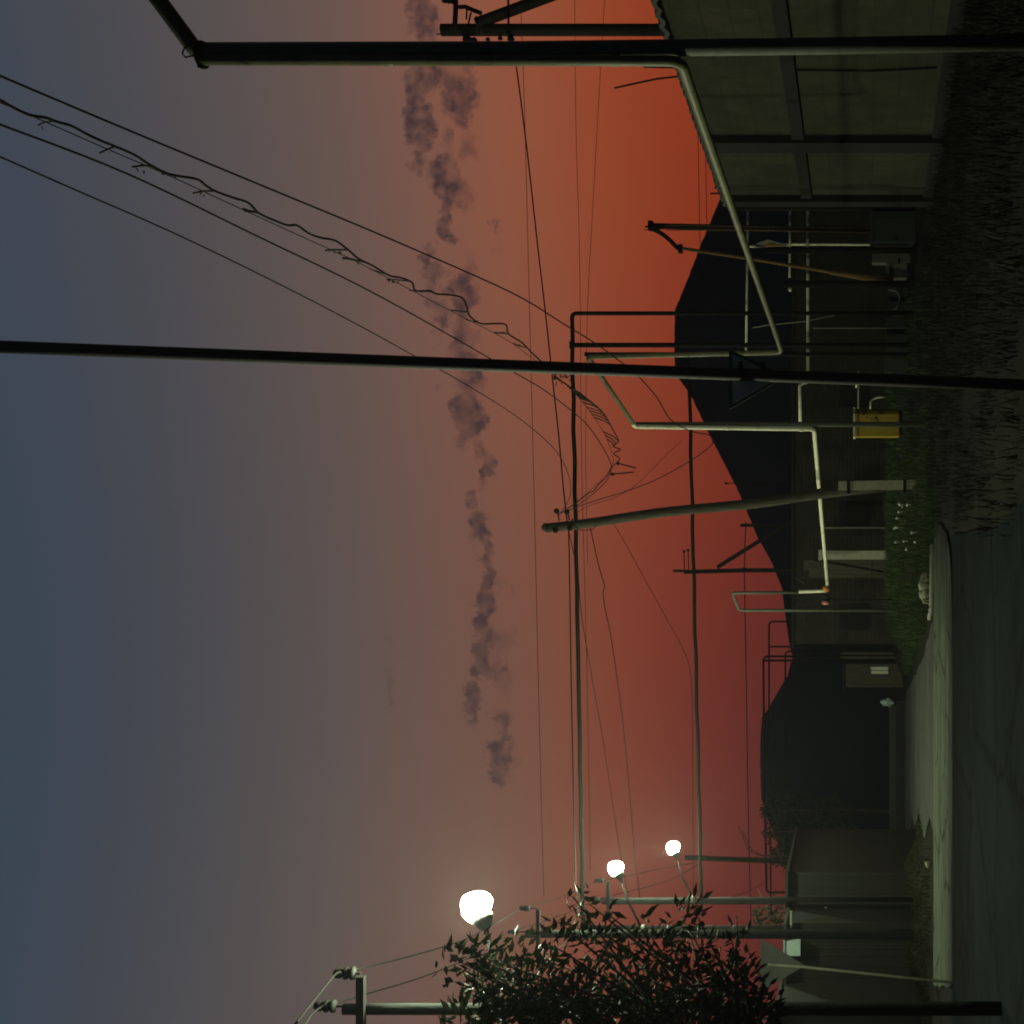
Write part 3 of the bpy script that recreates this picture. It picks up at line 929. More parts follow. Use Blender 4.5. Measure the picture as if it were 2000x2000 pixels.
def spline(pts, k=6):
    """smooth curve through the points"""
    out = []
    n = len(pts)
    for i in range(n - 1):
        p0 = pts[max(i - 1, 0)]; p1 = pts[i]; p2 = pts[i + 1]; p3 = pts[min(i + 2, n - 1)]
        for j in range(k):
            t = j / k
            out.append(0.5 * ((2 * p1) + (p2 - p0) * t + (2 * p0 - 5 * p1 + 4 * p2 - p3) * t * t + (3 * p1 - p0 - 3 * p2 + p3) * t ** 3))
    out.append(pts[-1])
    return out


def wire(pts, d0, d1, label, r=WR, group='overhead wires', seg=5):
    m = MB(); m.tube(spline(run(pts, d0, d1)), r, seg=seg)
    return tag(m.build('overhead_wire', M['wire']), label, 'wire', group)


wire([(-30, 135), (0, 148), (260, 258), (518, 365), (770, 470), (1000, 572), (1100, 632), (1165, 672), (1210, 705), (1240, 728), (1282, 775), (1310, 820), (1350, 842),
      (1385, 850), (1393, 862), (1380, 878), (1340, 905), (1285, 935), (1230, 957), (1150, 982), (1108, 998)], 10.4, 35.8,
     'wire nearest the yellow pipe, drooping lowest before the leaning pole')
wire([(-30, 231), (0, 243), (250, 340), (500, 460), (750, 583), (1000, 725), (1060, 760), (1110, 797), (1147, 830), (1175, 870), (1190, 898), (1194, 915), (1184, 940), (1145, 975), (1108, 1000)],
     10.6, 35.8, 'smooth plain wire just below the ragged cable')
wire([(-30, 292), (0, 306), (150, 372), (350, 460), (550, 557), (700, 635), (800, 690), (900, 745), (1000, 807), (1055, 850), (1085, 880), (1103, 908), (1113, 940), (1113, 970), (1095, 1003)],
     10.8, 35.8, 'outermost thin wire of the four descending to the leaning pole', r=.0085)
# ragged cable lashed to its messenger wire
cb = [(-30, 180), (0, 195), (30, 212), (60, 225), (90, 230), (112, 238), (140, 246), (172, 263), (200, 276), (225, 286), (262, 302), (290, 320), (325, 338), (350, 344), (385, 350), (402, 362), (420, 373),
      (455, 386), (485, 396), (505, 416), (535, 430), (562, 440), (580, 440), (602, 455), (625, 464), (655, 470), (680, 488), (700, 505), (730, 520), (760, 538), (785, 543), (805, 552), (812, 568),
      (840, 568), (852, 574), (880, 576), (903, 582), (912, 600), (918, 618), (940, 632), (965, 632), (988, 634), (993, 652), (1018, 668), (1030, 680), (1046, 696), (1075, 722), (1088, 738), (1112, 755), (1126, 770), (1142, 776), (1158, 788),
      (1172, 800), (1184, 815), (1192, 830), (1202, 848), (1208, 862), (1198, 872), (1212, 878), (1199, 886), (1210, 897), (1196, 912), (1186, 930), (1178, 938), (1170, 945), (1160, 958), (1150, 963), (1135, 975), (1112, 992), (1090, 1006)]
ms = [(-30, 187), (0, 200), (100, 243), (200, 287), (330, 343), (460, 403), (600, 467), (690, 508), (800, 565), (890, 612), (990, 664), (1040, 700), (1095, 742), (1135, 782), (1160, 815), (1182, 850), (1195, 885), (1197, 905),
      (1180, 932), (1150, 960), (1120, 984), (1088, 1004)]
t = thing('aerial_cable', 'ragged cable lashed in waves to its carrier wire above the road', 'cable', P(1090, 1006, 35.8))
m = MB(); m.tube(spline(run(cb, 10.4, 35.8), 4), .013, seg=6); m.build('cable', M['wire'], t)
msp = spline(run(ms, 10.5, 35.8), 10)
m = MB(); m.tube(msp, .0055, seg=5); m.build('messenger_wire', M['wire'], t)
cbp = spline(run(cb, 10.4, 35.8), 4)


def near(p, lst):
    return min(lst, key=lambda q: (q - p).length)


for (v, y) in ((108, 240), (222, 286), (305, 325), (350, 344), (420, 373), (455, 388), (505, 416), (595, 450), (680, 488), (712, 512), (764, 540), (800, 553), (846, 572), (910, 612), (945, 634), (990, 655), (1030, 680)):
    p = min(cbp, key=lambda q: abs((HV - (q.z - CZ) * F / q.y) - v) + abs((1000 - q.x * F / q.y) - y))
    q = near(p, msp)
    if random.random() < .2:
        continue
    sl = random.uniform(-.06, .03)
    m = MB(); m.tube([p, p + (q - p) * .6 + Vector((sl * .4, 0, random.uniform(-.01, .03))), q + Vector((sl, 0, sl * -.45))], random.uniform(.007, .014), seg=5)
    for _k in range(random.choice((1, 2, 2, 5))):
        e = q + Vector((sl, 0, sl * -.45)) + (p - q) * random.uniform(0, .8)
        m.tube([e, e + Vector((random.uniform(-.04, .025), .01, random.uniform(-.025, .025)))], random.uniform(.004, .010), seg=4)
    m.build('tie', M['cable_tie'], t)
for k in range(17):
    v = 1128 + k * 5.0
    p = min(cbp, key=lambda q: abs((HV - (q.z - CZ) * F / q.y) - v) + (0 if (1000 - q.x * F / q.y) < 885 else 500))
    q = near(p, msp)
    m = MB(); m.tube([p, (p + q) / 2 + Vector((0, 0, -.05)), q], .012, seg=4); m.build('tie', M['cable_tie'], t)
for (a, b_) in (((1207, 905), (1242, 914)), ((1196, 926), (1238, 922))):
    m = MB(); m.tube([P(*a, 34.5), P((a[0] + b_[0]) / 2, (a[1] + b_[1]) / 2, 34.5), P(*b_, 34.5)], .018, seg=5)
    m.blob(P(*a, 34.5), .05, sub=1); m.build('loose_end', M['wire'], t)
# tangled lashings left on the same cable near the overhead pipe
m = MB()
for i in range(26):
    p = P(1084 + random.uniform(-2, 30) + 0, 732 + random.uniform(-6, 14), 31)
    m.tube([p, p + Vector((random.uniform(-.1, .1), 0, random.uniform(-.1, .1)))], .012, seg=4)
m.build('tangle', M['cable_tie'], t)

wire([(998, 76), (1008, 128), (1030, 300), (1050, 480), (1064, 600), (1079, 740), (1091, 850), (1101, 960), (1108, 1022)], 36, 36, 'dark wire from the struted power pole to the leaning pole'.replace('struted', 'strutted'), r=.02)
wire([(1110, 1024), (1112, 1100), (1115, 1300), (1119, 1500), (1124, 1700), (1130, 1830)], 36, 33.5, 'upper wire running level from the leaning pole to the leaves', r=.018)
wire([(1108, 1026), (1128, 1120), (1137, 1210), (1158, 1335), (1180, 1460), (1207, 1640), (1228, 1760)], 36, 46, 'faint straight wire descending from the leaning pole towards the lamps', r=.012)
wire([(1150, 1022), (1156, 1045), (1168, 1100), (1178, 1135), (1181, 1145), (1178, 1158), (1182, 1190), (1195, 1255), (1215, 1400), (1227, 1520), (1238, 1650), (1250, 1757)], 36, 46,
     'wire with a kink leaving the leaning pole under the overhead pipe', r=.015)
wire([(1190, 1012), (1215, 1050), (1245, 1105), (1300, 1205), (1330, 1260), (1348, 1310), (1352, 1400), (1354, 1760)], 36, 33.5, 'faintest slack wire dropping away from the middle of the leaning pole', r=.008)
wire([(1360, 1020), (1330, 910), (1310, 850)][::-1] and [(1108, 1012), (1150, 988), (1200, 972), (1245, 945), (1300, 890), (1330, 862)], 35.8, 37, 'fine wire curving down from the leaning pole towards the hill', r=.006)
wire([(1122, -40), (1125, 250), (1132, 500), (1136, 900), (1146, 1300), (1153, 1700)], 80, 82, 'hair thin distant line level with the leaning pole top', r=.016)
wire([(1183, -40), (1172, 150), (1158, 400), (1147, 620), (1144, 900), (1148, 1100)], 80, 82, 'hair thin distant line sloping behind the upper pipe', r=.016)
wire([(1015, -40), (1024, 200), (1034, 600), (1044, 1000), (1053, 1400), (1062, 1750)], 80, 82, 'highest hair thin distant line below the clouds', r=.018)
wire([(1360, 80), (1363, 250), (1366, 420), (1370, 600)], 78, 80, 'upper faint distant line just above the warehouse roof', r=.02)
wire([(1376, 150), (1378, 260), (1380, 420), (1384, 520)], 78, 80, 'lower faint distant line just above the warehouse roof', r=.02)
# wires of the lamp posts
wire([(577, 2000), (615, 1952), (655, 1903), (668, 1900)], 12, 15.5, 'wire leaving the top right insulator of the biggest lamp post out of the picture', r=.012)
wire([(590, 2010), (606, 1985), (618, 1973), (630, 1965)], 12.4, 15.5, 'wire leaving the pole top insulator of the biggest lamp post out of the picture', r=.012)
wire([(668, 1900), (700, 1892), (800, 1868), (900, 1838), (960, 1808), (1018, 1774)], 15.6, 32.9, 'wire from the crossarm of the biggest lamp post to the middle lamp post', r=.012)
wire([(630, 1965), (655, 1960), (720, 1940), (820, 1910), (905, 1876), (960, 1846), (998, 1822)], 15.6, 32.9, 'wire from the pole top of the biggest lamp post to the middle lamp post', r=.012)
wire([(905, 1956), (930, 1940), (960, 1922), (1040, 1880), (1110, 1840)], 15.6, 32.9, 'lower wire passing through the leaves between the lamp posts', r=.012)
wire([(1018, 1774), (1060, 1762), (1115, 1745), (1164, 1722)], 32.9, 38.5, 'wire from the crossarm of the middle lamp post to the smallest lamp post', r=.012)
wire([(1000, 1820), (1060, 1800), (1120, 1778), (1160, 1758)], 32.9, 38.5, 'wire from the pole top of the middle lamp post to the smallest lamp post', r=.012)
wire([(1164, 1722), (1240, 1708), (1300, 1695), (1360, 1685)], 38.5, 57.7, 'upper wire from the smallest lamp post to the dark pole beyond', r=.012)
wire([(1160, 1758), (1240, 1738), (1310, 1718), (1365, 1688)], 38.5, 57.7, 'lower wire from the smallest lamp post to the dark pole beyond', r=.012)
wire([(1390, 1757), (1430, 1752), (1470, 1737), (1490, 1725), (1500, 1715)], 38.5, 72, 'wire falling from the smallest lamp post to the small pipeline frames', r=.013)
wire([(1457, 1018), (1454, 1120), (1457, 1300), (1460, 1500), (1464, 1700), (1468, 1830)], 69.8, 72, 'level wire through the far strutted pole', r=.028)

# ------------------------------------------------------------------ overhead pipelines
dp = 36.4
t = thing('overhead_pipeline', 'upper dark pipeline crossing high over the road on tall posts', 'pipeline', Vector((xat(612, dp), dp, 0)), 'pipelines crossing the road')
m = MB()
pl = [P(1790, 612, dp), P(1117, 612, dp)] + [P(1117 + .019 * (yy - 640) - (0 if yy < 1000 else -0.0) + 1.2 * math.sin(yy * .05), yy, dp) for yy in range(660, 1800, 60)] + [P(1140, 1812, dp)]
m.tube(bend(pl, .14), .058, seg=12); m.build('pipe', M['dark_steel'], t)
for (y, lab) in ((674, 0), (1812, 1)):
    m = MB(); b = Vector((xat(y, dp), dp, h(xat(y, dp), dp) - .2)); m.tube([b, P(1116 if y < 1000 else 1140, y, dp)], .068, seg=12); m.build('support_post', M['dark_steel'], t)
    m = MB(); m.box(P(1117 if y < 1000 else 1140, y, dp), (.2, .2, .1)); m.build('saddle', M['dark_steel'], t)
t = thing('overhead_pipeline', 'lower dark pipeline crossing the road beneath the higher one', 'pipeline', Vector((xat(1755, dp), dp + .5, 0)), 'pipelines crossing the road')
m = MB(); m.tube([P(1345 + .0232 * (yy - 690) + 1.0 * math.sin(yy * .04), yy, dp + .25) for yy in range(684, 1760, 50)] + [P(1369, 1757, dp + .25)], .05, seg=12); m.build('pipe', M['dark_steel'], t)
for y, v in ((692, 1142), (1757, 1362)):
    m = MB(); b = Vector((xat(y, dp + .25), dp + .25, h(xat(y, dp), dp) - .2)); m.tube([b, P(v, y, dp + .25)], .06, seg=12); m.build('support_post', M['dark_steel'], t)
    m = MB(); m.box(P(1345 if y < 1000 else 1369, y, dp + .25), (.18, .18, .1)); m.build('saddle', M['dark_steel'], t)
# insulator-like fittings on the pole end of the upper pipe omitted from geometry groups: small clamp
df = 75


def far_frame(name, pts, d, r, label, legs=()):
    t = thing(name, label, 'pipeline', Vector((xat(pts[0][1], d), d, 0)), 'small distant pipelines')
    m = MB(); m.tube(bend([P(v, y, d) for v, y in pts], .25), r, seg=8); m.build('pipe', M['dark_steel'], t)
    for (v, y) in legs:
        m = MB(); m.tube([Vector((xat(y, d), d, 0)), P(v, y, d)], r, seg=8); m.build('support_post', M['dark_steel'], t)


far_frame('distant_pipeline', [(1720, 1282), (1491, 1282), (1492, 1400), (1495, 1600), (1497, 1743), (1720, 1743)], 73, .06, 'distant pipeline with the highest square corner beyond the brick shed', [(1491, 1290)])
far_frame('distant_pipeline', [(1720, 1213), (1502, 1214), (1502, 1400), (1504, 1600), (1506, 1800)], 74, .05, 'distant pipeline starting nearest the slanted thin arch', [(1502, 1263), (1506, 1800)])
far_frame('distant_pipeline', [(1720, 1270), (1534, 1272), (1534, 1400), (1535, 1600), (1537, 1800)], 75, .05, 'lowest distant pipeline mostly hidden by the hill', [(1537, 1800)])

# far strutted pole
d = 70
t = thing('power_pole', 'far dark pole with a diagonal strut on the hill side beyond the leaning pole', 'power pole', Vector((xat(1114, d), d, 0)))
m = MB(); m.tube([Vector((xat(1113, d), d, -.1)), P(1450, 1114, d), P(1336, 1117, d)], px(4.2, d), seg=8); m.tube([P(1337, 1115, d), P(1315, 1115, d)], px(2.6, d), seg=8); m.build('pole', M['tar_wood'], t)
m = MB(); m.tube([P(1401, 1108, d), P(1484, 1056, d), Vector((xat(900, d), d, 0))], px(4.0, d), seg=8); m.build('strut', M['tar_wood'], t)
for (v, y) in ((1336, 1077), (1344, 1074)):
    m = MB(); m.tube([P(v + 1, 1112, d), P(v, y, d)], .03, seg=5); m.blob(P(v, y, d), .09, sub=1); m.build('insulator', M['insulator'], t)
m = MB(); m.blob(P(1454, 1113, d - .1), .16, sub=1); m.build('clamp', M['dark_steel'], t)
m = MB(); m.tube([Vector((xat(1026, d), d, 0)), P(1446, 1026, d)], px(3.2, d), seg=8)
tag(m.build('utility_pole', M['tar_wood']), 'short dark pole top just showing over the hill beside the leaning pole', 'utility pole')
m = MB(); m.tube([Vector((xat(944, d), d, 0)), P(1418, 944, d)], .025, seg=6); m.blob(P(1418, 944, d), .08, sub=2, jitter=.1)
tag(m.build('antenna_rod', M['black']), 'small ball topped rod on the hill edge right of the leaning pole', 'antenna')

# ------------------------------------------------------------------ pipe compound
dc = 37.0
# rails
def rail(name, pts, d, r, label, material='pale_pipe'):
    m = MB(); m.tube(bend([P(v, y, d) for v, y in pts], .12), r, seg=10)
    return tag(m.build(name, M[material]), label, 'pipe', 'pale pipes across the compound')


rail('pale_pipe', [(1461, 392), (1459, 560), (1457, 688)], dc + .3, .033, 'thin cream pipe, highest of three level ones between dark posts')
rail('pale_pipe', [(1543, 391), (1543, 470), (1542, 542)], dc + .3, .03, 'short thin cream pipe in the middle of three level ones')
rail('pale_pipe', [(1578, 398), (1578, 560), (1578, 740), (1577, 746), (1562, 750), (1563, 832)], dc + .3, .046, 'thickest cream pipe, lowest of three level ones, stepping up beside the sign pole')
m = MB(); m.blob(P(1543, 566, dc), .05, sub=2, jitter=.05); m.tube([P(1543, 566, dc), P(1543, 556, dc)], .03, seg=8)
m.tube([P(1543, 560, dc), P(1543, 552, dc)], .024, seg=8)
tag(m.build('pipe_fitting', M['pale_pipe']), 'small round pale pipe end left of the short cream pipe', 'pipe fitting')
m = MB(); m.blob(P(1578, 397, dc), .06, sub=2, jitter=.05); m.tube([P(1578, 397, dc + .05), P(1578, 404, dc + .1)], .04, seg=8)
tag(m.build('pipe_fitting', M['pale_pipe']), 'round pale cap at the warehouse end of the thick cream pipe', 'pipe fitting')
for (y, v, w, lab) in ((406, 1440, 13, 'dark steel post nearest the warehouse crossing the cream pipes'),
                       (489, 1500, 13, 'dark steel post between the cream pole and the rusty strut'),
                       (555, 1532, 14, 'thick dark steel post at the end of the middle cream pipe')):
    steel_post(y, v, 36.2, w, lab)
# pole with curved bracket and slanted rusty strut
t = thing('gallows_pole', 'dark steel pole with a curved arm and a slanting rusty strut', 'pole', Vector((xat(448, 36.6), 36.6, .2)))
m = MB(); m.tube([Vector((xat(451, 36.6), 36.6, .1)), P(1500, 446, 36.6), P(1270, 441, 36.6)], px(5.5, 36.6), seg=10); m.build('pole', M['dark_steel'], t)
m = MB(); m.tube([P(1712, 455, 36.5), P(1490, 450, 36.5), P(1300, 449, 36.5)], .016, seg=6); m.build('conduit', M['rust'], t)
m = MB(); m.tube([P(1712, 446, 36.4), P(1490, 443, 36.4), P(1300, 440, 36.4)], .012, seg=6); m.build('conduit', M['rust'], t)
m = MB(); m.box(P(1271, 441, 36.6), (px(18, 36.6), .22, px(9, 36.6))); m.tube([P(1272, 442, 36.5), P(1260, 443, 36.5)], .03, seg=6); m.tube([P(1298, 447, 36.5), P(1258, 449, 36.5)][::-1], .012, seg=5); m.build('clamp', M['dark_steel'], t)
m = MB(); m.tube(spline([P(1274, 447, 36.6), P(1290, 455, 36.6), P(1306, 467, 36.6), P(1322, 483, 36.6), P(1330, 487, 36.6)]), .06, seg=8); m.build('curved_arm', M['dark_steel'], t)
m = MB(); m.box(P(1329, 486, 36.5), (px(16, 36.6), .2, px(8, 36.6))); m.build('clamp', M['dark_steel'], t)
m = MB(); m.tube([P(1330, 485, 36.5), P(1460, 504, 36.5), P(1600, 527, 36.5), P(1700, 544, 36.5)], .045, seg=10, r_end=.06); m.tube([P(1620, 531, 36.5), P(1745, 548, 36.5)], .07, seg=8, r_end=.14); m.build('strut', M['rust'], t)
# cream pole with rag
t = thing('cream_pole', 'slim cream pole with a pale rag tied round it behind the grey kiosk', 'pole', Vector((xat(477, 37.6), 37.6, .3)))
m = MB(); m.tube([Vector((xat(478, 37.6), 37.6, .2)), P(1545, 477, 37.6), P(1457, 482, 37.6)], .036, seg=10); m.blob(P(1455, 482, 37.6), .07, sub=2); m.build('pole', M['pale_pipe'], t)
m = MB(); m.prism([P(1544, 480, 37.4), P(1500, 468, 37.4), P(1478, 475, 37.4), P(1476, 483, 37.4), P(1500, 481, 37.4)], (0, .06, 0)); rg = m.build('rag', M['rag'], t)
m = MB(); m.prism([P(1536, 480.5, 37.38), P(1503, 475, 37.38), P(1494, 481.5, 37.38)], (0, -.02, 0)); m.build('patch', M['orange'], rg)
# grey kiosk, plinth blocks and low panels
t = thing('grey_kiosk', 'plain grey metal kiosk standing in the dark weeds below the cream pole', 'kiosk', P(1795, 448, 36.0))
m = MB(); m.box(P(1748, 448, 36.3), (px(60, 36), .7, px(92, 36))); m.build('body', M['kiosk'], t, bevel=.015)
m = MB(); m.box(P(1702, 448, 36.3), (px(66, 36), .8, px(5, 36))); m.build('roof', M['kiosk'], t)
m = MB(); m.box(P(1750, 448, 35.93), (px(44, 36), .02, px(74, 36))); dr = m.build('door', M['kiosk'], t)
m = MB(); m.box(P(1750, 466, 35.91), (.03, .03, .12)); m.build('handle', M['black'], dr)
t = thing('meter_block', 'pale stepped meter block with a dark slot at the foot of the rusty strut', 'meter block', P(1782, 515, 37))
m = MB(); m.box(P(1740, 506, 37.2), (px(20, 37), .4, px(74, 37))); m.build('pillar', M['meter_grey'], t, bevel=.01)
m = MB(); m.box(P(1750, 531, 37.2), (px(29, 37), .38, px(40, 37))); m.build('box', M['meter_grey'], t, bevel=.01)
m = MB(); m.box(P(1739, 532, 37.0), (px(26, 37), .06, px(4, 37))); m.build('slot', M['black'], t)
m = MB(); m.box(P(1756, 510, 36.97), (px(10, 37), .05, px(4, 37))); m.build('slot', M['black'], t)
for (y0, y1, v0, v1, lab) in ((563, 604, 1735, 1786, 'low concrete panel with a hanging hose right of the thick dark post'),
                              (620, 668, 1731, 1786, 'broadest low concrete panel between two dark posts'),
                              (680, 690, 1730, 1786, 'narrow low concrete panel between the pipeline posts'),
                              (703, 727, 1728, 1786, 'low concrete panel behind the road sign pole')):
    m = MB(); m.box(P((v0 + v1) / 2, (y0 + y1) / 2, 37.6), (px(y1 - y0, 37.6), .1, px(v1 - v0, 37.6)))
    tag(m.build('low_fence', M['kerb'] if y0 == 1 else M['kiosk'], bevel=.01), lab, 'panel', 'low concrete panels')
m = MB(); m.tube(spline([P(1735, 566, 37.3), P(1752, 570, 37.3), P(1757, 585, 37.3), P(1752, 600, 37.3), P(1745, 604, 37.3)]), .022, seg=6)
tag(m.build('hose', M['meter_grey']), 'short grey hose drooping over a low concrete panel', 'hose')
m = MB(); m.tube([P(1587, 641, 37.5), P(1790, 641, 37.5)], .014, seg=6)
tag(m.build('thin_rod', M['edge_metal']), 'thin upright grey rod behind the broadest low panel', 'rod')
m = MB(); m.tube([P(1470, 640, 37.4), P(1500, 635, 37.4), P(1572, 628, 37.4), P(1640, 614, 37.4)], .014, seg=6, r_end=.006)
tag(m.build('hanging_cord', M['rag']), 'slanting pale cord hanging behind the lowest cream pipe', 'cord')
m = MB(); m.tube([P(1672, 757, 37.5), P(1677, 725, 37.5)], .025, seg=8); m.tube(bend([P(1700, 800, 36.4), P(1701, 782, 36.4), P(1712, 776, 36.4), P(1728, 775, 36.4)], .06), .028, seg=8)
m.tube([P(1677, 725, 37.5), P(1676, 800, 37.0)], .02, seg=6)
tag(m.build('pipe_loop', M['pale_pipe']), 'small bent pipe entering the yellow cabinet side', 'pipe')
# yellow gas cabinet
dy_ = 34.5
cbt = thing('gas_cabinet', 'yellow gas regulator cabinet standing behind the grey post', 'cabinet', P(1762, 827, dy_ + .4))
m = MB(); m.box(P(1713, 827, dy_ + .4), (px(54, dy_), .7, px(86, dy_))); m.build('body', M['yellow'], cbt, bevel=.012)
m = MB(); m.box(P(1668.5, 827, dy_ + .4), (px(58, dy_), .78, px(3.5, dy_))); m.build('lid', M['pale_pipe'], cbt)
m = MB(); m.box(P(1758, 827, dy_ + .4), (px(48, dy_), .6, px(8, dy_))); m.build('foot', M['black'], cbt)
for (y0, y1) in ((802, 826), (829, 852)):
    m = MB(); m.box(P(1714, (y0 + y1) / 2, dy_ + .03), (px(y1 - y0 - 1, dy_), .03, px(78, dy_))); dr = m.build('door', M['yellow'], cbt, bevel=.006)
    if y0 == 802:
        m = MB(); m.blob(P(1711, 816, dy_), .03, sub=2, jitter=.1); m.tube([P(1711, 816, dy_), P(1716, 824, dy_)], .012, seg=5); m.build('handle', M['black'], dr)
        # a scrawl of black spray paint on the door
        m = MB()
        for (a, b_) in (((1684, 803), (1690, 806)), ((1690, 806), (1684, 810)), ((1686, 811), (1691, 808)), ((1690, 814), (1696, 817)), ((1700, 818), (1712, 822))):
            m.tube([P(*a, dy_ + .012), P(*b_, dy_ + .012)], .008, seg=5)
        m.build('scrawl', M['black'], dr)
m = MB(); m.box(P(1676, 827, dy_ + .02), (px(52, dy_), .03, px(2, dy_))); m.build('hinge_line', M['black'], cbt)

# ------------------------------------------------------------------ long brick shed, gate and bits behind the grass
db = 52
zt = zat(1552, db)
bs = thing('brick_shed', 'long low sooty brick shed beyond the grass verge', 'shed', Vector((xat(900, db), db + 4, .4)))
m = MB(); xa, xb = xat(1258, db), xat(395, db)
m.box(((xa + xb) / 2, db + 4, zt / 2), (xb - xa, 8, zt)); m.build('wall', M['brick'], bs)
m = MB(); m.box(((xa + xb) / 2, db + 4, zt + .06), (xb - xa + .3, 8.3, .12)); m.build('roof', M['beam'], bs)
for k, (y, v0, v1) in enumerate(((1005, 1640, 1700), (1205, 1640, 1700), (770, 1640, 1700))):
    m = MB(); m.box(P((v0 + v1) / 2, y, db - .01), (1.0, .06, px(v1 - v0, db))); m.build('window', M['black'], bs)
m = MB(); m.box(P(1672, 1031, db - .06), (.05, .06, 2.6)); m.build('downpipe', M['edge_metal'], bs)
m = MB(); m.tube([P(1572, 1140, db - .1), P(1553, 1128, db - .1)], .02, seg=5); m.build('hook', M['grey_steel'], bs)

d = 48.5
t = thing('gate_pillar', 'pale rectangular gate pillar standing in front of the brick shed', 'pillar', Vector((xat(1084, d), d, .6)))
m = MB(); m.box(P(1670, 1084, d), (px(17, d), .32, px(140, d))); m.build('shaft', M['stub'], t, bevel=.015)
m = MB(); m.box(P(1602, 1084, d), (px(20, d), .38, px(6, d))); m.build('cap', M['stub'], t, bevel=.01)
t = thing('wooden_gate', 'grey plank gate with a diagonal brace next to the pale pillar', 'gate', Vector((xat(1112, d), d, .6)))
for i in range(5):
    m = MB(); m.box(P(1655, 1097 + i * 7, d + .05), (px(6.3, d), .04, px(170 if i < 3 else 150, d))); m.build('board', M['plank'], t)
m = MB(); m.tube([P(1590, 1094, d - .02), P(1725, 1118, d - .02)], .025, seg=5); m.build('brace', M['black'], t)
for vv in (1600, 1700):
    m = MB(); m.box(P(vv, 1111, d - .01), (px(36, d), .05, .07)); m.build('rail', M['plank'], t)

d = 56
for (y, lab) in ((1276, 'thin purple grey post at the brick shed corner, nearer the shed'), (1284, 'thin purple grey post at the brick shed corner, nearer the plank shelter')):
    m = MB(); m.box((xat(y, d), d, zat(1652, d) / 2 + .2), (.10, .10, zat(1652, d))); tag(m.build('fence_post', M['plank']), lab, 'fence post', 'fence posts at the shed corner')
t = thing('plank_shelter', 'small dark plank shelter with two white doors beyond the shed corner', 'shelter', Vector((xat(1320, d), d + 1, .3)))
m = MB(); m.box((xat(1320, d), d + 1, zat(1650, d) / 2), (px(46, d), 1.8, zat(1650, d))); m.build('wall', M['plank'], t)
m = MB(); m.box((xat(1320, d), d + 1, zat(1650, d) + .05), (px(52, d), 2.1, .1)); m.build('roof', M['beam'], t)
for y in (1305.5, 1313):
    m = MB(); m.box(P(1718, y, d + .06), (px(6, d), .05, px(33, d))); m.build('door', M['white'], t)
m = MB(); m.box(P(1702, 1304, d), (.06, .05, .08)); m.build('lock_box', M['white'], t)
m = MB(); m.blob(P(1733, 1372, 52), .2, squash=(.8, .7, 1.1), jitter=.35, sub=3, seed=4)
tag(m.build('sack', M['sack']), 'pale lumpy sack left at the far end of the side road', 'sack')
d = 53.5
m = MB(); m.box(((xat(1368, d) + xat(1705, d)) / 2, d + .15, .16), (xat(1368, d) - xat(1705, d), .3, .42)); tag(m.build('low_wall', M['beam'], bevel=.03), 'low dark wall closing the far end of the side road', 'wall')
d = 61
m = MB(); m.box(((xat(1378, d) + xat(1720, d)) / 2, d + .1, .25), (xat(1378, d) - xat(1720, d), .2, .5)); tag(m.build('concrete_barrier', M['kiosk'], bevel=.03), 'faint grey barrier just behind the low dark wall', 'barrier')

# kerb, stones
m = MB(); kp = [(-0.75, 31.3), (-1.4, 31.35), (-2.3, 31.6), (-2.6, 32.6)]
m.tube([Vector((x, y, .03)) for x, y in kp], .06, seg=6)
tag(m.build('kerb', M['kerb']), 'thin pale kerb edge between pavement and grass', 'kerb')
for (v, y, r, s, lab) in ((1815, 1142, .22, 3, 'larger pale boulder on the kerb at the grass edge'), (1820, 1163, .19, 8, 'smaller pale boulder beside the larger one at the grass edge')):
    m = MB(); p = P(v, y, 32.3); p.z = h(p.x, p.y) + .1
    m.blob(p, r, squash=(1.1, .8, .8), jitter=.3, sub=3, seed=s); tag(m.build('boulder', M['stone']), lab, 'boulder', 'boulders at the grass edge')
m = MB(); p = P(1822, 1688, 32.0); p.z = .08; m.blob(p, .1, squash=(1, .8, .8), jitter=.3, sub=2, seed=5)
tag(m.build('boulder', M['stone']), 'tiny pale stone at the left mound by the pavement', 'boulder')

# ------------------------------------------------------------------ sheet metal garages on the left
dg = 36.0
def garage(y0, y1, vtop, d, depth, label, pillars, seams, roof_over=.1):
    xa, xb = xat(y1, d), xat(y0, d)
    zt = zat(vtop, d)
    t = thing('garage', label, 'garage', Vector(((xa + xb) / 2, d + depth / 2, 0)), 'sheet metal garages')
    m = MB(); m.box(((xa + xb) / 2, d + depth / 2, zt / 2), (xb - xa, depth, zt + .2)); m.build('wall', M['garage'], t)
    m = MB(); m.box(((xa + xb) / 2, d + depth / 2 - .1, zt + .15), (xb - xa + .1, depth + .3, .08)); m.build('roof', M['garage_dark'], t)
    for y in seams:
        m = MB(); m.box((xat(y, d - .02), d - .02, zt / 2), (.035, .05, zt - .15)); m.build('door_frame', M['garage_dark'], t)
    for y in pillars:
        m = MB(); m.box((xat(y, d - .03), d - .03, zt / 2 + .05), (.025, .06, zt - .1)); m.build('corner_strip', M['edge_metal'], t)
    # door leaf with pressed ribs
    n = max(2, int((xb - xa) / .28))
    m = MB()
    for i in range(1, n):
        m.box((xa + (xb - xa) * i / n, d - .006, zt / 2), (.03, .03, zt - .4))
    m.build('door_rib', M['garage'], t)
    return t


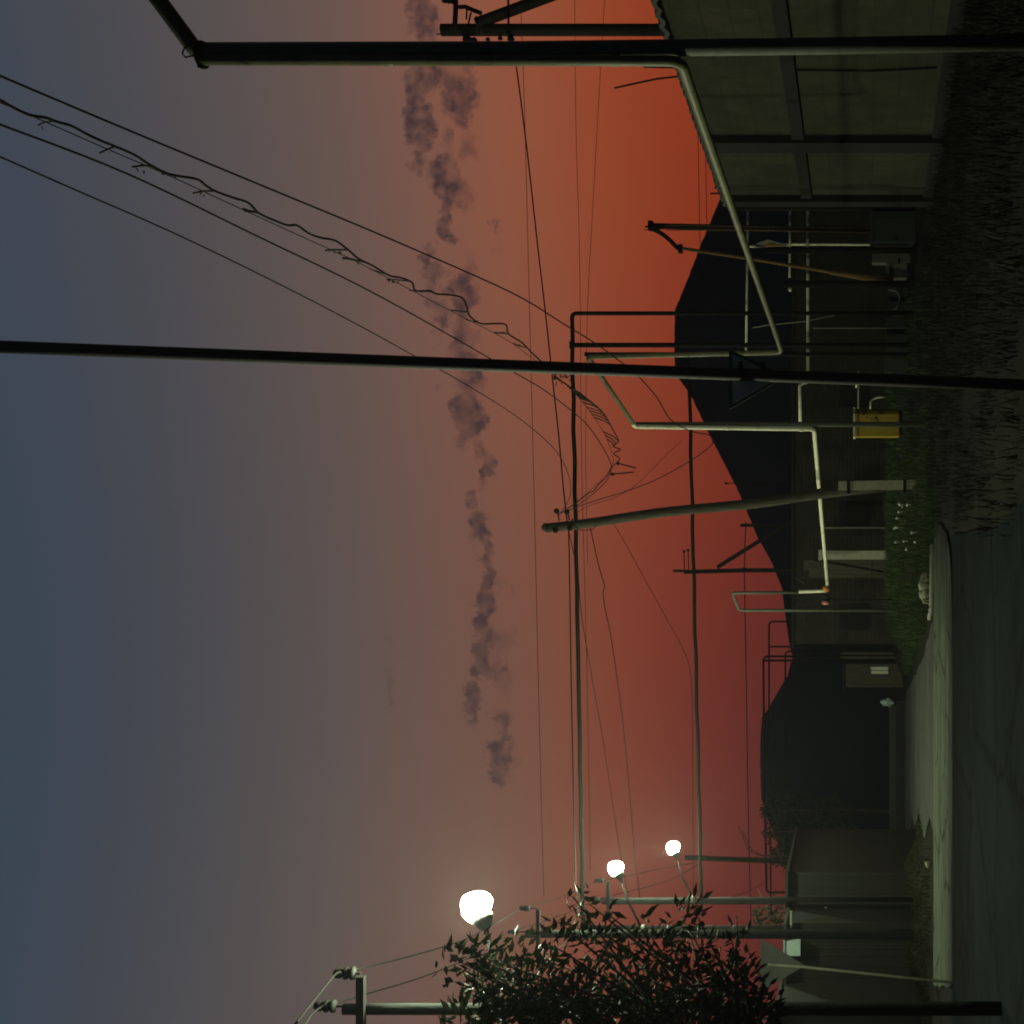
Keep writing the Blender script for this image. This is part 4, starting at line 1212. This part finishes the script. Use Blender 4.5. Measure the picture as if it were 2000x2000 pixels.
garage(1703, 1798, 1548, dg + 1.5, 5, 'farther sheet metal garage behind the thinner lamp posts', [], (1750, 1706))
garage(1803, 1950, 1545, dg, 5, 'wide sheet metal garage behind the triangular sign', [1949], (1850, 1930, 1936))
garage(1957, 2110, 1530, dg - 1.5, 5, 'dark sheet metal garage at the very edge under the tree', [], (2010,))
m = MB(); m.box(P(1545, 1796, dg - .1), (px(32, dg), .12, .06)); tag(m.build('gutter', M['edge_metal']), 'short pale gutter piece over the garages between two lamp posts', 'gutter')
t = thing('meter_box', 'pale enamel box hanging on the garage just left of the middle lamp post', 'meter box', P(1564, 1850, dg - .2))
m = MB(); m.box(P(1548, 1850, dg - .15), (px(29, dg), .22, px(31, dg))); m.build('body', M['tealwhite'], t, bevel=.012)
m = MB(); m.box(P(1532, 1850, dg - .15), (px(32, dg), .28, .03)); m.build('lid', M['tealwhite'], t)
m = MB(); m.lathe(P(1613, 1775, dg + 1.4), [(.0, 0), (.06, .01), (.06, .04), (.02, .05)][1:], seg=12, axis=(0, -1, 0)); tag(m.build('reflector', M['white']), 'small round white reflector on the farther garage', 'reflector')


# ------------------------------------------------------------------ foliage
def leaf(bm, c, n, ln, wd, up):
    """one bent broad leaf: four faces round a midrib"""
    n = n.normalized()
    side = n.cross(up)
    side = side.normalized() if side.length > 1e-3 else n.orthogonal().normalized()
    nrm = side.cross(n)
    a = bm.verts.new(c)
    m1 = bm.verts.new(c + n * ln * .45 + nrm * ln * .06)
    l1 = bm.verts.new(c + n * ln * .42 + side * wd * .5 - nrm * wd * .1)
    r1 = bm.verts.new(c + n * ln * .42 - side * wd * .5 - nrm * wd * .1)
    tip = bm.verts.new(c + n * ln - nrm * ln * .12)
    bm.faces.new((a, l1, m1)); bm.faces.new((a, m1, r1)); bm.faces.new((l1, tip, m1)); bm.faces.new((m1, tip, r1))


def rv():
    while True:
        q = Vector((random.uniform(-1, 1), random.uniform(-1, 1), random.uniform(-1, 1)))
        if 0.05 < q.length < 1:
            return q


def big_tree():
    d = 13.6
    base = Vector((xat(2140, d), d, -.1))
    t = thing('broadleaf_tree', 'leafy broadleaf tree at the picture edge half hiding the lamp posts', 'tree', base)
    tm = MB(); bmesh_l = bmesh.new()
    fork = base + Vector((.35, 0, 2.3))
    tm.tube([base, base + Vector((.1, .02, 1.0)), fork], .19, seg=10, r_end=.14)
    clumps = [  # column, row, radius px, leaves, thin?
        (885, 1872, 20, 60), (915, 1866, 22, 70), (905, 1895, 18, 45), (945, 1870, 26, 90), (960, 1905, 24, 80), (990, 1880, 30, 110), (975, 1925, 28, 90),
        (1030, 1860, 24, 70), (1050, 1905, 38, 150), (1085, 1850, 24, 80), (1090, 1800, 12, 18), (1120, 1752, 16, 20), (1150, 1765, 18, 34), (1130, 1790, 16, 26),
        (1180, 1780, 14, 20), (1165, 1835, 28, 80), (1120, 1870, 34, 120), (1180, 1880, 34, 120), (1215, 1850, 24, 60), (1230, 1900, 36, 130),
        (1245, 1800, 12, 16), (1275, 1840, 28, 90), (1290, 1880, 34, 120), (1330, 1790, 22, 50), (1355, 1775, 16, 26), (1345, 1815, 20, 46), (1320, 1850, 26, 80), (1370, 1850, 24, 60),
        (1350, 1890, 34, 120), (1400, 1880, 30, 110), (1430, 1840, 16, 30), (1455, 1845, 12, 20), (1420, 1905, 26, 90), (1440, 1800, 10, 12), (1460, 1895, 16, 30)]
    for (v, y) in [(960 + 48 * i, 1945 + 22 * (i % 2)) for i in range(11)]:
        clumps.append((v, y, 40, 190))
    for (v, y) in [(920 + 50 * i, 1998 + 14 * (i % 2)) for i in range(12)]:
        clumps.append((v, y, 42, 170))
    clumps.append((1495, 1965, 24, 60))
    for (v, y, r, n) in clumps:
        dd = d + random.uniform(-1.0, 1.0)
        c = P(v, y, dd)
        rr = px(r, dd)
        # a limb that reaches the clump
        if r < 40 or random.random() < .5:
            midp = fork + (c - fork) * .55 + Vector((random.uniform(-.3, .1), random.uniform(-.3, .3), random.uniform(-.1, .5)))
            start = fork + Vector((0, 0, max(0, min(c.z - fork.z, 2.6)) * .6)) + Vector((random.uniform(-.05, .05), random.uniform(-.05, .05), 0))
            tm.tube([start, start + (midp - start) * .5 + Vector((0, 0, .1)), midp, c], .045, seg=5, r_end=.006)
        for k in range(int(n * (.34 if y < 1935 else .55 if y < 1990 else .9))):
            q = rv()
            pc = c + Vector((q.x * rr * 1.25, q.y * max(rr, .4) * 1.3, q.z * rr * 1.25))
            dirn = (q + Vector((0.3, 0, -0.35)) + rv() * .7)
            leaf(bmesh_l, pc, dirn, random.uniform(.10, .18), random.uniform(.04, .068), rv())
    # leading limb so branches have something to leave from
    tm.tube([fork, fork + Vector((.1, .05, 1.0)), fork + Vector((.15, 0, 2.2))], .13, seg=8, r_end=.05)
    tm.build('trunk', M['bark'], t)
    cm_ = MB(); cm_.bm.free(); cm_.bm = bmesh_l
    # leaves keep their own normals
    o = cm_.build('crown', M['leaf'], t)
    return t


big_tree()


def small_tree(y, vtop, d, width, label, n=900, leafsz=.22, seed=1, grp='dark trees beyond the road'):
    random.seed(seed)
    x = xat(y, d); z0 = h(x, d); z1 = zat(vtop, d)
    t = thing('small_tree', label, 'tree', Vector((x, d, z0)), grp)
    m = MB(); m.tube([Vector((x, d, z0 - .1)), Vector((x + .1, d, (z0 + z1) * .5)), Vector((x, d, z1 - .3))], .1, seg=7, r_end=.02)
    for k in range(9):
        zz = z0 + (z1 - z0) * (.4 + .06 * k); a = k * 2.4
        m.tube([Vector((x + .05, d, zz)), Vector((x + math.cos(a) * width * .45, d + math.sin(a) * width * .4, zz + .5))], .03, seg=5, r_end=.008)
    m.build('trunk', M['bark'], t)
    b = bmesh.new()
    for k in range(n):
        f = random.random()
        zz = z0 + (z1 - z0) * (.3 + .7 * f)
        rad = width * .5 * math.sin(math.pi * min(1, (1 - f) * .85 + .12)) * (0.6 + .7 * abs(noise.noise(Vector((f * 7, k % 7, seed)))))
        a = random.uniform(0, 6.283); rr = rad * math.sqrt(random.random())
        leaf(b, Vector((x + math.cos(a) * rr, d + math.sin(a) * rr, zz)), rv() + Vector((0, 0, .3)), leafsz * random.uniform(.6, 1.3), leafsz * .5, rv())
    c = MB(); c.bm.free(); c.bm = b
    c.build('crown', M['leaf_dark'], t)


small_tree(1585, 1489, 66, 2.6, 'dark bushy tree on the skyline farthest from the lamps', seed=11)
small_tree(1625, 1493, 62, 2.8, 'dark bushy tree on the skyline in the middle of the group', seed=12)
small_tree(1668, 1508, 60, 2.8, 'dark bushy tree on the skyline just behind the plain dark pole', seed=13)
small_tree(1790, 1472, 42, 1.9, 'dark tree top showing over the garages between two lamp posts', n=700, leafsz=.18, seed=14)
# bare sapling top
t = thing('sapling', 'thin bare sapling top standing above the dark trees by the plain pole', 'tree', Vector((xat(1672, 59), 59, 0)))
m = MB(); m.tube([Vector((xat(1672, 59), 59, 0)), P(1490, 1672, 59), P(1462, 1660, 59), P(1442, 1612, 59)], .05, seg=6, r_end=.015); m.tube([P(1470, 1663, 59), P(1458, 1640, 59), P(1450, 1622, 59)], .02, seg=5); m.tube([P(1480, 1670, 59), P(1466, 1684, 59)], .018, seg=5)
m.build('trunk', M['bark'], t)

random.seed(21)
# grass of the verge
def blades(name, material, region, n, hmin, hmax, w, z_fn=h):
    b = bmesh.new()
    for _ in range(n):
        q = region()
        if q is None:
            continue
        x, y = q
        z = z_fn(x, y) - .03
        hh = random.uniform(hmin, hmax)
        a = random.uniform(0, 3.14159)
        lx, ly = math.cos(a) * w, math.sin(a) * w
        bx, by = random.uniform(-.4, .4) * hh, random.uniform(-.4, .4) * hh
        v0 = b.verts.new((x - lx, y - ly, z)); v1 = b.verts.new((x + lx, y + ly, z))
        v2 = b.verts.new((x + lx * .6 + bx * .4, y + ly * .6 + by * .4, z + hh * .6)); v3 = b.verts.new((x - lx * .6 + bx * .4, y - ly * .6 + by * .4, z + hh * .6))
        v4 = b.verts.new((x + bx, y + by, z + hh))
        b.faces.new((v0, v1, v2, v3)); b.faces.new((v3, v2, v4))
    m = MB(); m.bm.free(); m.bm = b
    return stuff(m.build(name, material))


def reg_bank():
    Y = random.uniform(31.5, 50)
    x = random.uniform(bank_edge(Y) + .1, 6.0 if random.random() < .3 else 1.5)
    if noise.noise(Vector((x * .9, Y * .9, 3))) < -.25:
        return None
    return x, Y


g = blades('grass', M['grass'], reg_bank, 15000, .08, .34, .016)


def reg_mound():
    c = random.choice(((-10.9, 32.9, 1.5, 1.1), (-10.3, 38.0, 1.0, 2.0)))
    x = random.gauss(c[0], c[2] * .6); Y = random.gauss(c[1], c[3] * .6)
    return (x, Y) if Y > 31.8 and Y < 42 else None


blades('olive_grass', M['olive_grass'], reg_mound, 5000, .04, .13, .014)


def reg_edge():
    x = random.uniform(-12.5, -8.5); Y = 24.0 - abs(random.gauss(0, .25))
    return x, Y


def reg_right():
    x = random.uniform(-0.3, 8.0); Y = random.uniform(6, 33)
    if x > wx(Y) - .1 or noise.noise(Vector((x * .5, Y * .5, 9))) < -.1 - (.3 if x > 2 else -.1):
        return None
    return x, Y


blades('weeds', M['dry'], reg_right, 14000, .05, .30, .009)
# pale flowers in the grass
m = MB()
for (v, y) in ((1752, 940), (1757, 985), (1762, 988), (1772, 986), (1751, 1012), (1750, 1030), (1781, 1040), (1749, 1059), (1787, 1058), (1765, 1057), (1770, 1073), (1755, 1000), (1746, 1032)):
    dd = 1.0
    lo_, hi_ = 30.0, 55.0
    for _ in range(30):
        mid = (lo_ + hi_) / 2
        q = P(v, y, mid)
        if q.z > h(q.x, q.y) + .2:
            lo_ = mid
        else:
            hi_ = mid
    q = P(v, y, lo_)
    m.blob(q, random.uniform(.035, .06), squash=(1, 1, .7), sub=1, jitter=.2, seed=v)
    m.tube([q, q - Vector((0, 0, .3))], .006, seg=4)
stuff(m.build('white_flowers', M['flower']))

# ------------------------------------------------------------------ haze added to give the lamps a glow
m = MB(); m.box((0, 195, 29), (840, 440, 62))
hz = stuff(m.build('haze', M['dot']))
hm = bpy.data.materials.new('haze added for lamp glow'); hm.use_nodes = True
ht = hm.node_tree; ht.nodes.clear()
ho = ht.nodes.new('ShaderNodeOutputMaterial'); pv = ht.nodes.new('ShaderNodeVolumePrincipled')
pv.inputs['Color'].default_value = (0.9, 0.92, 0.95, 1); pv.inputs['Density'].default_value = HAZE
pv.inputs['Anisotropy'].default_value = 0.6
ht.links.new(pv.outputs[0], ho.inputs['Volume'])
hz.data.materials.clear(); hz.data.materials.append(hm)
